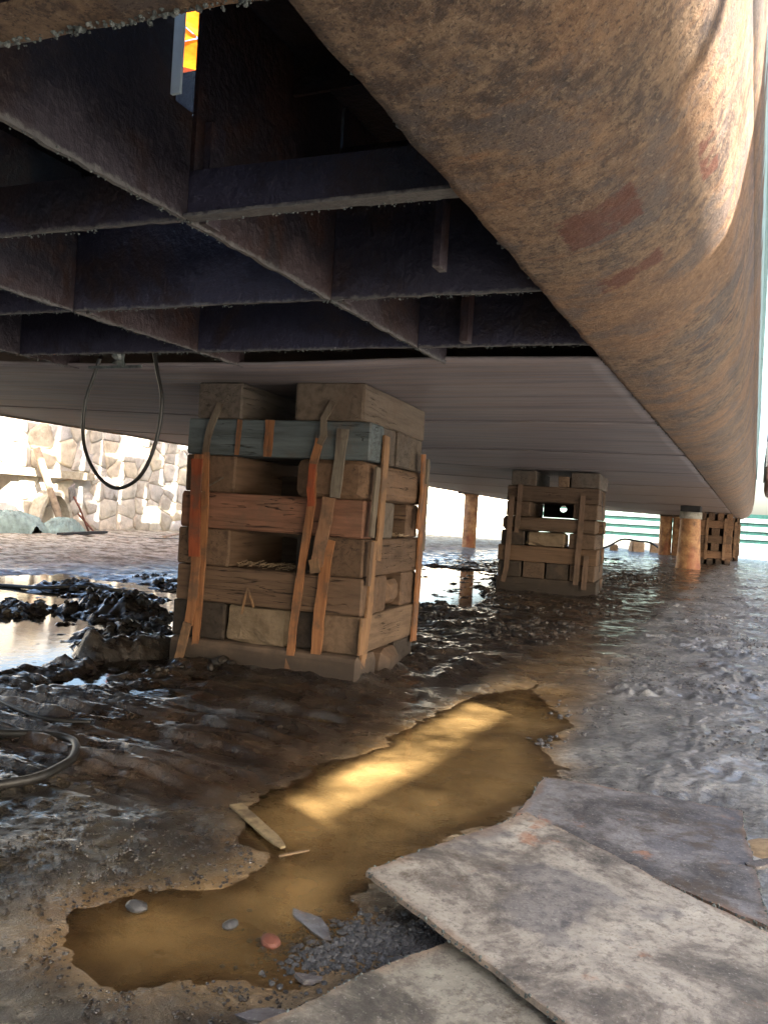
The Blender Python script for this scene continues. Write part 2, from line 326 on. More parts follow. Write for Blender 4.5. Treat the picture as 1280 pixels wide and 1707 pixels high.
def mat_simple(name, c, rough=.6, sc=8, var=.5, metal=0, bump=.3, spec=.4):
    k = N(name, rough, metal=metal, spec=spec); v = k.objvec(); a = k.noise(sc, v, det=7, ro=.65)
    lo = tuple(x * (1 - var) for x in c); hi = tuple(min(1, x * (1 + var * .7)) for x in c); k.col(k.ramp(a, [(.32, lo), (.5, c), (.68, hi)])); k.bump(a, bump, .01); return k.m
def mat_pipe():
    k = N('rusty_pipe', .6, spec=.4); a = k.noise(6, k.objvec(), det=7, ro=.65); b = k.noise(3, k.map((1, 1, .4)), det=4)
    c = k.ramp(a, [(.32, (.14, .07, .035)), (.5, (.34, .17, .075)), (.66, (.5, .3, .14))]); c = k.mix(k.math('MULTIPLY', k.r2(b, .5, .62), .5), c, (.24, .055, .03)); k.col(c); k.bump(a, .5, .01); return k.m
def mat_canopy():
    k = N('orange_canopy_cloth', .8); t = k.t; t.nodes.remove(k.b); out = [n for n in t.nodes if n.type == 'OUTPUT_MATERIAL'][0]
    a = k.noise(1.8, det=7, ro=.7); c = k.ramp(a, [(.35, (.85, .13, .01)), (.5, (.95, .24, .015)), (.68, (.98, .45, .05))])
    d = k.n('ShaderNodeBsdfDiffuse'); k.l(c, d.inputs[0]); tr = k.n('ShaderNodeBsdfTranslucent'); k.l(c, tr.inputs[0]); m1 = k.n('ShaderNodeMixShader'); m1.inputs[0].default_value = .42
    k.l(d.outputs[0], m1.inputs[1]); k.l(tr.outputs[0], m1.inputs[2]); k.l(m1.outputs[0], out.inputs[0]); return k.m

# (arc0, arc1, Y0, Y1, slant) on the bilge strake; filled in below
PATCHES = [(.13, .30, 1.76, 1.95, -.2), (.14, .31, 2.22, 2.33, -.3), (.45, .50, 1.85, 2.05, .3)]
M = dict(bilge=mat_bilge(), bottom=mat_bottom(), frame=mat_frame(), slag=mat_slag(), timber=mat_timber(), batten=mat_batten(), conc=mat_concrete(), stone=mat_stone(),
         plate=mat_plate(), ground=mat_ground(), pipe=mat_pipe(), canopy=mat_canopy(),
         amber=mat_water('amber_puddle_water', (.50, .31, .12), .66), murk=mat_water('murky_puddle_water', (.05, .04, .03), .6),
         rubber=mat_simple('black_rubber', (.02, .019, .018), .45, bump=.1), mortar=mat_simple('wall_mortar', (.40, .36, .31), .95, 5, .2),
         green=mat_simple('green_fence_paint', (.008, .05, .042), .5, 5, .4), pale=mat_simple('pale_fence_paint', (.30, .42, .38), .6, 5, .25),
         tarp=mat_simple('green_tarp', (.25, .33, .30), .7, 6, .45), wood=mat_simple('rough_post_wood', (.36, .27, .19), .8, 9, .4),
         gravel=mat_simple('wet_gravel', (.062, .062, .064), .32, 30, .5), redstone=mat_simple('red_stone', (.15, .055, .036), .6, 18, .4),
         dark=mat_simple('dark_timber_pad', (.02, .018, .018), .8), gsteel=mat_simple('grey_steel', (.25, .22, .2), .5), board=mat_simple('sunshade_board', (.3, .22, .15), .8),
         bluish=mat_simple('blue_grey_rag', (.16, .27, .32), .7, 30, .3), white=mat_simple('skylit_steel', (.55, .66, .74), .5, 10, .15), sack=mat_simple('white_sack', (.62, .58, .52), .85, 6, .2),
         hullbrown=mat_simple('brown_antifouling', (.20, .11, .075), .6, 3, .35), beam=mat_simple('canopy_beam_paint', (.26, .07, .04), .6))

# ---------------------------------------------------------------- the ground and its puddles
def gaxis(segs):
    out = []
    for a, b, s0, s1 in segs:
        x = a
        while x < b - 1e-6:
            out.append(x); t = (x - a) / (b - a); x += s0 + (s1 - s0) * t
    out.append(segs[-1][1]); return np.array(out)
gx = gaxis([(-400, -60, 60, 20), (-60, -16, 10, 1), (-16, -9, .12, .045), (-9, -4.6, .045, .018), (-4.6, -2.8, .018, .012), (-2.8, .7, .0105, .0105), (.7, 3, .02, .3), (3, 40, .6, 6), (40, 400, 20, 80)])
gy = gaxis([(-400, -20, 60, 8), (-20, .7, 2, .06), (.7, 3.2, .0075, .011), (3.2, 7, .012, .024), (7, 16, .028, .08), (16, 60, .1, .6), (60, 400, 5, 60)])
PUD = dict(
    amber=[(-1.27, 2.06), (-1.25, 2.43), (-1.24, 2.99), (-1.24, 3.6), (-1.14, 4.1), (-1.0, 4.5), (-.92, 4.2), (-.74, 3.6), (-.66, 3.1), (-.60, 2.72), (-.68, 2.3), (-.78, 1.95), (-.82, 1.69), (-.72, 1.53), (-.76, 1.32), (-.94, 1.29), (-1.14, 1.29), (-1.18, 1.38), (-1.08, 1.50), (-1.03, 1.67), (-1.12, 1.85)],
    left=[(-3.9, 2.55), (-3.15, 2.80), (-3.10, 3.15), (-3.40, 3.55), (-3.8, 4.1), (-4.6, 4.25), (-5.6, 3.6), (-4.9, 2.7)],
    left2=[(-2.66, 2.85), (-2.70, 3.5), (-2.9, 3.8), (-3.04, 3.54), (-2.90, 3.02), (-2.8, 2.7)],
    wide=[(-7.6, 4.6), (-5.2, 4.3), (-3.1, 4.2), (-2.9, 5.4), (-4.3, 6.6), (-6.8, 6.9)],
    mid=[(-3.0, 7.3), (-2.5, 7.6), (-2.5, 8.6), (-2.8, 9.5), (-3.72, 13.18), (-5.2, 13.5), (-4.8, 11.2), (-3.6, 8.4)],
    mid2=[(-3.02, 19.42), (-2.67, 20.68), (-3.15, 22.48), (-3.68, 22.12)])
X, Y = np.meshgrid(gx, gy)
near = np.exp(-np.maximum(0, Y - 12) / 20)
base = .02 + .03 * fbm(X * .9, Y * .9, 3, 1)
under = sst(X, -1.05, -1.5) * sst(X, -7.5, -5.5)
lump = sst(X, -2.0, -2.9) * sst(X, -7.5, -5.0) * sst(Y, 2.6, 3.4) * sst(Y, 8.5, 6)
Z = base + .02 * fbm(X * 5, Y * 5, 5, 11) * (1 + under)
wx = X + .15 * fbm(X * 3, Y * 3, 3, 21); wy = Y + .15 * fbm(X * 3, Y * 3, 3, 22)
rid = 1 - 2 * np.abs(fbm(wx * 4.5, wy * 4.5, 5, 31)) * 2
Z += lump * (.055 * np.clip(rid - .45, 0, 1) + .035 * fbm(X * 8, Y * 8, 5, 41))
# drag grooves in the left foreground, under the hull
ang = -.10; gu = X * math.cos(ang) + Y * math.sin(ang); gv = -X * math.sin(ang) + Y * math.cos(ang) + .10 * fbm(X * 1.2, Y * 1.2, 3, 51)
grv = sst(X, -1.25, -1.55) * sst(Y, 1.65, 2.0) * sst(Y, 4.2, 3.2)
g1 = fbm(gu * 1.1, gv * 17, 4, 52, .55)
Z += grv * (.07 * g1 + .02 * np.sign(g1) * np.abs(g1) ** .5 * .5)
mudU = sst(X, -1.2, -1.5) * sst(Y, 3.6, 4.6) * sst(Y, 26, 14)
Z += mudU * (.06 * np.clip(fbm(wx * 3.4, wy * 3.4, 5, 61), -.1, 1) + .02 * fbm(X * 14, Y * 14, 3, 63))
# silt shore on the right: torn wet flakes
right = sst(X, -1.0, -.75) * sst(Y, 2.4, 3.2)
fl = fbm(wx * 7, wy * 4.5, 5, 71)
Z += right * near * (.010 * fl * np.clip(.5 + 4 * fbm(X * 1.1, Y * 1.1, 3, 74), .2, 1.6) + .010 * np.clip(np.abs(fbm(wx * 5, wy * 3.5, 4, 72)) * 6 - .6, -1, .4) * .35)
# a few torn clod ridges on the silt
cl = fbm(wx * 2.2, wy * 2.2, 3, 77); Z += right * near * .014 * sst(cl, .14, .24) * np.clip(1 + 3 * fbm(X * 22, Y * 14, 4, 78), 0, 2)
Z += right * near * .006 * np.clip(np.abs(fbm(wx * 11, wy * 6, 4, 79)) * 5 - .5, -1, .6)
# gritty foreground
grit = sst(Y, 2.3, 1.8) * sst(X, -1.6, -1.0) + sst(Y, 2.1, 1.7) * sst(X, -1.0, -1.3)
grit = np.clip(grit, 0, 1)
Z += grit * (.013 * fbm(X * 26, Y * 26, 5, 81, .65) + .010 * fbm(X * 9, Y * 9, 3, 82))
for cx, cy, r, h in ((-4.2, 4.95, .33, .15), (-3.75, 4.6, .25, .07), (-3.22, 3.52, .13, .10), (-3.05, 3.78, .24, .08), (-3.45, 4.0, .2, .07), (-4.6, 5.0, .3, .07), (-5.3, 4.5, .25, .08), (-4.9, 5.7, .3, .06), (-5.7, 5.9, .4, .06), (-3.6, 5.6, .3, .05), (-4.85, 4.5, .25, .09),
                     (-3.4, 12.5, .3, .07), (-3.9, 11.0, .35, .08), (-3.0, 11.8, .3, .07), (-3.25, 2.95, .18, .05)):
    d = np.hypot(X - cx, Y - cy) / r * (1 + .9 * fbm(X * 7, Y * 7, 4, 91))
    Z += h * np.exp(-d * d * 1.6) * (1 + .9 * fbm(X * 16, Y * 16, 4, 92))
# mud squeezed up round the crib feet
def ring(cx0, cx1, cy0, cy1, h):
    d = np.hypot(np.maximum(0, np.maximum(cx0 - X, X - cx1)), np.maximum(0, np.maximum(cy0 - Y, Y - cy1)))
    return h * np.exp(-(d / .09) ** 2) * (1 + 2 * fbm(X * 9, Y * 9, 4, 95))
Z += ring(-2.75, -1.75, 3.74, 4.6, .03)
dry = sst(X, -5.2, -8.0) * sst(Y, 5.0, 8.5); Z -= .02 * sst(X, -.9, -.7) * sst(Y, 3.1, 2.8)
dry = np.clip(dry + sst(Y, 22, 34) * sst(X, -.8, -1.6) * .5, 0, 1)
Z += dry * near * (.035 * fbm(X * 3, Y * 3, 5, 97) + .012 * np.clip(fbm(wx * 1.5, wy * 5, 4, 98) - .1, 0, 1))
damp = np.zeros_like(Z)
for kx, P in PUD.items():
    rough_edge = .17 * fbm(X * 4, Y * 4, 6, 99, .6) if kx == 'amber' else .30 * fbm(X * 3.2, Y * 3.2, 5, 99)
    d = sdpoly(X, Y, P) + rough_edge - (.035 * sst(Y, 2.2, 1.7) if kx == 'amber' else 0)
    if kx == 'wide': Z -= .055 * sst(d, .25, -.15); continue
    wdt = .12 if kx == 'amber' else .07
    if kx == 'amber':
        flat = sst(d, .50, .05) * .92; Z = Z * (1 - flat) + flat * (.0035 + .016 * fbm(X * 6, Y * 6, 5, 104) + .004 * fbm(X * 30, Y * 30, 3, 105))
    ins = sst(d, wdt, -wdt)
    isl = (.012 * np.clip(fbm(X * 6, Y * 6, 4, 101) - .08, 0, 1) / .1) if kx != 'amber' else .030 * fbm(X * 3.5, Y * 3.5, 6, 102, .6) + .007
    Z = Z * (1 - ins) + ins * (-.018 + isl)
    if kx == 'amber':
        damp = sst(d, .20, -.03); inner = ins
        Z = Z * (1 - .6 * damp * (1 - ins)) + .6 * damp * (1 - ins) * .004
Z = np.where((X < -60) | (X > 40) | (Y > 60) | (Y < -20), 0.0, Z)
nx, ny = len(gx), len(gy)
idx = np.arange(nx * ny).reshape(ny, nx)
F4 = np.stack([idx[:-1, :-1], idx[:-1, 1:], idx[1:, 1:], idx[1:, :-1]], -1).reshape(-1, 4)
me = bpy.data.meshes.new('ground'); me.vertices.add(nx * ny); me.vertices.foreach_set('co', np.stack([X, Y, Z], -1).astype(np.float32).ravel())
me.loops.add(F4.size); me.loops.foreach_set('vertex_index', F4.astype(np.int32).ravel()); me.polygons.add(len(F4))
me.polygons.foreach_set('loop_start', (np.arange(len(F4)) * 4).astype(np.int32)); me.polygons.foreach_set('use_smooth', np.ones(len(F4), bool)); me.update(calc_edges=True)
amb_a = np.clip((inner * .65 + damp * .3) *  sst(X + .12 * sst(Y, 2.2, 1.8), -1.34, -1.22) + damp * .15 + sst(X, -1.35, -1.05) * sst(X, -.55, -.85) * sst(Y, 7, 3.6) * sst(Y, 1.9, 2.3) * .75, 0, 1) * np.clip(1.1 + .9 * fbm(X * 4, Y * 4, 4, 111), .4, 1.3)  # amber cut off along the hull's shadow line, painting in dark reflections
silt_lit = sst(X + .4 * fbm(X * 1.3, Y * 1.3, 3, 112), -1.0, -.7)
grit_a = grit
brown_a = np.clip(sst(X, -1.15, -1.5) * (sst(Y, 9, 15)) + .5 * sst(X, -1.0, -1.6) * sst(Y, 3.4, 2.6) * (fbm(X * 2, Y * 2, 4, 113) > 0), 0, 1)
brown_a = np.clip(brown_a + sst(X, -.7, -1.0) * sst(X, -1.8, -1.2) * sst(Y, 3.8, 5) * .5, 0, 1)
for nm, A in (('amber', np.clip(amb_a, 0, 1)), ('silt', silt_lit), ('grit', grit_a), ('dry', dry), ('brown', brown_a)):
    at = me.attributes.new(nm, 'FLOAT', 'POINT'); at.data.foreach_set('value', A.astype(np.float32).ravel())
me.materials.append(M['ground']); g = bpy.data.objects.new('ground', me); C.objects.link(g); tag(g, kind='structure')
def gz(x, y):
    i = int(np.clip(np.searchsorted(gx, x), 1, nx - 1)); j = int(np.clip(np.searchsorted(gy, y), 1, ny - 1)); return float(Z[j, i])
for kx, P in PUD.items():
    # a level water sheet; its depth over the mud is stored for the water's turbidity
    x0 = min(p[0] for p in P) - .4; x1 = max(p[0] for p in P) + .45; y0 = min(p[1] for p in P) - .25; y1 = max(p[1] for p in P) + .25
    i0, i1 = np.searchsorted(gx, [x0, x1]); j0, j1 = np.searchsorted(gy, [y0, y1]); st = 2 if kx == 'amber' else 4
    ii = np.arange(i0, i1 + 1, st); jj = np.arange(j0, j1 + 1, st); zz = -.0005 * list(PUD).index(kx)
    sub = Z[np.ix_(jj, ii)]; sd = sdpoly(X[np.ix_(jj, ii)], Y[np.ix_(jj, ii)], P); keep = (sub < .012) & (sd < .45)
    dep = np.clip((zz - sub) / .022, 0, 1)
    nj, ni = sub.shape; V = [(float(gx[ii[i]]), float(gy[jj[j]]), zz) for j in range(nj) for i in range(ni)]; Fc = []
    for j in range(nj - 1):
        for i in range(ni - 1):
            if keep[j, i] or keep[j + 1, i] or keep[j, i + 1] or keep[j + 1, i + 1]: Fc.append((j * ni + i, j * ni + i + 1, (j + 1) * ni + i + 1, (j + 1) * ni + i))
    o = mesh_obj('puddle', V, Fc, M['amber'] if kx == 'amber' else M['murk']); tag(o, kind='structure')
    at = o.data.attributes.new('depth', 'FLOAT', 'POINT'); at.data.foreach_set('value', dep.astype(np.float32).ravel())

# ---------------------------------------------------------------- the hull
HX0, HX1, RB = -7.0, -.555, .53
HY0, HY1 = -6.0, 30.0
def hz(x, y): return 1.5 + .03 * max(0, -x - 3) - .008 * max(0, y - 8)
hull = empty('ship_hull', (-3.5, 12, 1.5), label='rust-brown ship hull blocked up above the mud, bottom plating cut open to its frames', cat='ship hull')
hl = hull.location.copy()
def hmesh(name, V, Fc, mat, smooth=False, parent=hull):
    off = hl if parent is hull else Vector((0, 0, 0))
    return mesh_obj(name, [Vector(v) - hl for v in V], Fc, mat, parent, smooth)
def hbox(name, x0, x1, y0, y1, z0, z1, mat=None, parent=hull, col=None):
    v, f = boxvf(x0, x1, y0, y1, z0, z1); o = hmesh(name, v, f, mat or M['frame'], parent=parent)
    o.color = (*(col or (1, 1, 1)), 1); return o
# bottom plates, one per strake
edges = [3.27, 5.3, 7.5, 9.7, 12.4, 15.5, 19.5, 24.5, HY1]
xs = np.linspace(HX0, HX1 - .006, 70)
def bottom_plate(y0, y1, first, dz):
    ys = list(np.linspace(y0, y1, max(6, int((y1 - y0) / .12))))
    V = []; Fc = []
    for j, y in enumerate(ys):
        for x in xs:
            yy = y
            if first and j == 0: yy = 3.28 + .035 * (x + .56) + .010 * (float(vn(np.array(x * 18.), np.array(1.)) ) - .5)
            bk = -.012 * math.exp(-((x + 2.0) / .45) ** 2 - ((yy - 3.5) / .25) ** 2) + .008 * math.exp(-((x + 1.2) / .4) ** 2 - ((yy - 3.3) / .3) ** 2)
            if x > -2.85 and x < -1.65 and 3.7 < yy < 4.9: bk = max(bk, 0)
            bk += .010 * (float(vn(np.array(x * 1.3), np.array(yy * 1.1), 5)) - .5) + .004
            V.append((x, yy, hz(x, yy) + bk + dz))
    n = len(xs)
    for j in range(len(ys) - 1):
        for i in range(n - 1): Fc.append((j * n + i, (j + 1) * n + i, (j + 1) * n + i + 1, j * n + i + 1))
    o = hmesh('bottom_plate', V, Fc, M['bottom'], True)
    md = o.modifiers.new('s', 'SOLIDIFY'); md.thickness = .012; md.offset = -1 
    return o
for i in range(len(edges) - 1): bottom_plate(edges[i], edges[i + 1] - .004, i == 0, .0025 * (i % 2))
# weld seams between strakes
for y in edges[1:-1]:
    V = []; Fc = []
    pts = [(x, y - .002 + .002 * math.sin(x * 40), hz(x, y) + .002 + .010 * (float(vn(np.array(x * 1.3), np.array(y * 1.1), 5)) - .5)) for x in np.linspace(HX0, HX1 - .01, 60)]
    V, Fc = tube_vf(pts, .003, 5, 0, .3); hmesh('weld_seam', V, Fc, M['bottom'])
# plating behind the open bays (over and behind the camera)
hbox('bottom_plate', HX0, HX1 - .006, HY0, .10, 1.502, 1.514, M['bottom'])
# bilge strake and side
def bilge(side):
    ys = gaxis([(HY0, .4, .8, .1), (.4, 6, .03, .05), (6, 30, .06, .5)])
    V = []; UV = []
    sec_ = [(.425 * math.sin(t), .30 * (1 - math.cos(t))) for t in np.linspace(0, R(67), 30)] + [(.420, .218), (.437, .262), (.452, .325), (.464, .40), (.478, .50)]
    sec_ += [(.478 + .05 * (q / 8) ** .6, .50 + 2.7 * (q / 8) ** 1.5) for q in range(1, 9)]
    us = [0]
    for p, q in zip(sec_, sec_[1:]): us.append(us[-1] + math.hypot(q[0] - p[0], q[1] - p[1]))
    prof = len(sec_); UU, YY = np.meshgrid(np.array(us), ys)
    DD = .004 * fbm(UU * 2.2, YY * 1.6, 3, 201) + .003 * fbm(UU * 9, YY * 7, 3, 204); E0 = .016 * fbm(ys * 14., ys * 0 + .5, 4, 202)
    for j, y in enumerate(ys):
        z0 = hz(HX1 if side > 0 else HX0, y)
        for i, (dx, dz) in enumerate(sec_):
            d = float(DD[j, i]); x = (HX1 + dx + (float(E0[j]) if i == 0 else 0)) if side > 0 else HX0 - dx * .95
            V.append((x + d * min(1, us[i] * 3) * side, y, z0 + dz + d * (1 if i else .2) * (1 if dz < .5 else 0))); UV.append((us[i], y))
    n = prof; Fc = []
    for j in range(len(ys) - 1):
        for i in range(n - 1):
            q = (j * n + i, j * n + i + 1, (j + 1) * n + i + 1, (j + 1) * n + i); Fc.append(q if side > 0 else q[::-1])
    return V, Fc, UV, n
for side in (1, -1):
    V, Fc, UV, n = bilge(side); cut = 34
    fb = [f for f in Fc if (min(q % n for q in f)) < cut]; fs = [f for f in Fc if (min(q % n for q in f)) >= cut]
    for nm, ff in (('bilge_strake', fb), ('side_plating', fs)):
        used = sorted({q for f in ff for q in f}); rm = {q: i for i, q in enumerate(used)}
        o = hmesh(nm, [V[q] for q in used], [tuple(rm[q] for q in f) for f in ff], M['bilge'], True)
        uvl = o.data.uv_layers.new(name='UVMap')
        for lp in o.data.loops: uvl.data[lp.index].uv = UV[used[lp.vertex_index]]
        md = o.modifiers.new('s', 'SOLIDIFY'); md.thickness = .014; md.offset = -1 if side > 0 else -1
for yw in (4.95, 8.3, 12.4, 17.5, 23.0):
    z0 = hz(HX1, yw); pts = [(HX1 + .425 * math.sin(t) + .001, yw + .003 * math.sin(t * 30), z0 + .30 * (1 - math.cos(t)) - .001) for t in np.linspace(0.02, R(67), 40)] + [(HX1 + a_ + .001, yw, z0 + b_) for a_, b_ in ((.437, .262), (.464, .40), (.478, .5))]
    V, Fc = tube_vf(pts, .0055, 6, 0, .35); hmesh('weld_seam', V, Fc, M['bilge'])
# transom at the far end, following the section
sec = [(HX1 + .0, hz(HX1, HY1))] + [(HX1 + .435 * math.sin(a), hz(HX1, HY1) + .296 * (1 - math.cos(a))) for a in np.linspace(.2, R(67), 6)] + [(HX1 + .475, hz(HX1, HY1) + .5), (HX1 + .527, 4.7), (HX0 - RB, 4.7)] + [(HX0 - .435 * math.sin(a), hz(HX0, HY1) + .296 * (1 - math.cos(a))) for a in np.linspace(R(67), 0, 6)]
for yy, nm in ((HY1 - .02, 'transom_plate'), (HY0 + .02, 'end_plate')): hmesh(nm, [(x, yy, z) for x, z in sec], [tuple(range(len(sec)))], M['bilge'])
# tank top (inner bottom) with openings
hx0, hx1, hy0, hy1 = -1.95, -1.31, 1.62, 2.20
zt = 2.10
gx0, gx1, gy0, gy1 = -1.195, -1.06, 1.10, 1.45  # second opening, added to let skylight fall on the pale bar
for (a, b, c, d) in ((HX0 - .3, hx0, -5.9, 29.9), (gx1, -.06, -5.9, 29.9), (hx0, gx0 - .03, -5.9, hy0), (hx0, gx0 - .03, hy1, 29.9), (hx1, gx0 - .03, hy0, hy1), (gx0 - .03, gx1, -5.9, gy0), (gx0 - .03, gx1, gy1, 29.9)):
    hbox('inner_bottom_plate', a, b, c, d, zt, zt + .012, col=(.55, .5, .6))
# transverse floors: (Y at X=-.56, lower z offset, height)
TY = [.10, .87, 1.56, 2.265, 2.975]
TH = [.5, .5, .125, .46, .46]
LX = [-1.21, -2.2, -3.19, -4.18, -5.17, -6.16]
def strip_web(name, p0, p1, z0, z1, th, col, jag=.004, seg=.02, notch=None):
    """an upright plate from p0 to p1 with a ragged torch-cut lower edge"""
    p0 = Vector((*p0, 0)); p1 = Vector((*p1, 0)); L = (p1 - p0).length; d = (p1 - p0) / L; nn = Vector((-d.y, d.x, 0)) * th / 2
    k = max(2, int(L / seg)); V = []; Fc = []
    s = random.randint(0, 999)
    for i in range(k + 1):
        p = p0 + d * L * i / k
        zz = z0 + jag * 2 * float(fbm(np.array(i * seg * 22.), np.array(.3), 3, s)); top = z1
        if notch and notch[0] <= L * i / k <= notch[1]: top = notch[2]
        for q in (p - nn, p + nn): V.append((q.x, q.y, zz)); V.append((q.x, q.y, top))
    for i in range(k):
        a = i * 4; b = a + 4
        Fc += [(a, b, b + 1, a + 1), (a + 2, a + 3, b + 3, b + 2), (a, a + 2, b + 2, b), (a + 1, b + 1, b + 3, a + 3)]
    Fc += [(0, 1, 3, 2), (k * 4, k * 4 + 2, k * 4 + 3, k * 4 + 1)]
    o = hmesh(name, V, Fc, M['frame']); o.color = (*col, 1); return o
def beads_on(p0, p1, z, dens, parent=hull, r=(.0009, .0028), mat=None):
    p0 = Vector((*p0, z)); p1 = Vector((*p1, z)); L = (p1 - p0).length; n = int(L * dens); sp = []
    for i in range(n):
        t = random.random(); p = p0.lerp(p1, t)
        if fbm(np.array(t * L * 3.), np.array(z), 2, int(p0.x * 50)) > -.12:
            q = p + Vector((random.gauss(0, .004), random.gauss(0, .004), random.uniform(-.006, .004))); sp.append((q - hl, random.uniform(*r)))
    o = blobs('cut_slag', sp, mat or M['slag'], parent, 1, 1, .2); o['kind'] = 'stuff'
XR = HX1 + .02
bounds = [XR] + LX + [HX0]
for t, (y, h) in enumerate(zip(TY, TH)):
    for a in range(len(bounds) - 1):
        xa, xb = bounds[a], bounds[a + 1]
        if y < 1 and a > 3: continue
        hh = h if a else (.11 if t == 2 else h)
        za = hz((xa + xb) / 2, y) + .001
        strip_web('floor_plate', (xb + .006, y + .03 * (xb + .56)), (xa - .006, y + .03 * (xa + .56)), za, za + hh, .012, random.choice([(.75, .75, .95), (.62, .62, .9), (.7, .65, .8)]))
    beads_on((-4.4, y + .03 * (-4.4 + .56)), (-.6, y), 1.5, 170)
# flange on the second floor (light strip seen from below), on top of its web
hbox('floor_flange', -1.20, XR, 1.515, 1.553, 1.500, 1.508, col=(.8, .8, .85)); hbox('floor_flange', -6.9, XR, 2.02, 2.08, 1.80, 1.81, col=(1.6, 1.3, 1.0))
hbox('deck_stiffener', -6.9, XR, 1.95, 1.962, 1.98, 2.10); hbox('deck_stiffener', -6.9, XR, 2.6, 2.612, 1.98, 2.10)
# remaining strip of bottom plating at the nearest floor
V = []; Fc = []
k = 80
for i in range(k + 1):
    x = -4.0 + (4.0 + HX1 + .0) * i / k; yb = .802 + .06 * (x + .7) * (1 if x > -1.6 else .5); e = .012 * float(fbm(np.array(x * 20.), np.array(.2), 4, 301))
    wv = .07 + .012 * float(fbm(np.array(x * 14.), np.array(.9), 4, 302))
    for yy, z in ((yb + e, 1.497), (yb + wv, 1.497), (yb + wv, 1.509), (yb + e, 1.509)): V.append((x, yy, z))
for i in range(k):
    a = i * 4
    for q in range(4): Fc.append((a + q, a + (q + 1) % 4, a + 4 + (q + 1) % 4, a + 4 + q)[::-1])
Fc += [(0, 1, 2, 3), (k * 4 + 3, k * 4 + 2, k * 4 + 1, k * 4)]
hmesh('plating_remnant', V, Fc, M['bilge'])
beads_on((-1.6, .80 + .004), (-.56, .875), 1.497, 260, r=(.0014, .0042))
# longitudinals, cut between the floors
for li, x in enumerate(LX):
    for t in range(len(TY)):
        y0 = TY[t] + .03 * (x + .56) + .008; y1 = (TY[t + 1] + .03 * (x + .56) - .008) if t + 1 < len(TY) else 3.27
        z0 = hz(x, y0) - (.0 if li else .002)
        col = random.choice([(1.0, .74, .62), (.8, .68, .66), (1.1, .78, .62)])
        if t == 4: z0 += .0
        notch = (y1 - y0 - .072, y1 - y0 + .01, 1.74) if (li == 0 and t == 1) else None
        strip_web('longitudinal_plate', (x, y0), (x, y1), z0, 1.98 if li else 2.09, .012, col, .006, notch=notch)
    beads_on((x, .9), (x, 3.2), hz(x, 2) - .002, 150, r=(.0009, .0026))
# vertical stiffeners where plates meet
for (x, y, s, h) in ((-1.195, 1.60, .02, .24), (-1.0, 2.90, .03, .44), (-2.19, 2.29, .02, .4), (-1.19, 2.30, .018, .4), (-.78, 2.02, .02, .4)):
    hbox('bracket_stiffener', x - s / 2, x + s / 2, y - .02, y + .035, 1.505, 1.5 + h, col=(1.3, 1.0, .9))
# edge of the opening, skylight on it put into the pale colour
hbox('pale_coaming_bar', -1.212, -1.180, 1.452, 1.460, 1.745, 2.098, M['white'])
hbox('pale_coaming_bar', hx0 - .02, hx0, hy0, hy1, zt + .014, zt + .5, M['white'])
# slag along the inner edge of the bilge strake
sp = []
for i in range(900):
    y = random.uniform(.2, 12.4) if i % 3 else random.uniform(.5, 3.3)
    if fbm(np.array(y * 5.), np.array(1.), 3, 401) > -.1:
        sp.append((Vector((HX1 + random.gauss(-.003, .004), y, hz(-.5, y) + random.uniform(-.006, .004))) - hl, random.uniform(.0012, .0042) * (1.1 if y < 4 else 1.8)))
o = blobs('cut_slag', sp, M['slag'], hull, 1, 1, .2); o['kind'] = 'stuff'
# barnacle-like paint blisters catching the sun near the turn of the bilge
sp = []
for i in range(1500):
    y = random.uniform(1.0, 4.0); a = R(min(67, random.gauss(61, 4)))
    if fbm(np.array(y * 3.), np.array(a * 5.), 3, 402) > .02:
        z0 = hz(-.5, y); d = .001
        sp.append((Vector((HX1 + .435 * math.sin(a) + d, y, z0 + .296 * (1 - math.cos(a)) - d)) - hl, random.uniform(.0008, .0024)))
o = blobs('paint_blister', sp, M['bilge'], hull, 1, 1, .2); o['kind'] = 'stuff'
# side wale running along the topside
hbox('rubbing_strake', -.045, -.012, HY0, 29.5, 2.62, 2.70, M['bilge'])
# lug bracket under the last floor, left of the first crib
V, Fc = [], []
V, Fc = boxvf(-2.80, -2.50, 2.93, 2.94, 1.44, 1.452)
hmesh('lug_bracket', V, Fc, M['slag'])
V, Fc = tube_vf([(-2.63, 2.935, 1.452), (-2.625, 2.935, 1.475), (-2.635, 2.935, 1.50)], [.035, .018, .03], 10); hmesh('lug_bracket', V, Fc, M['slag'])

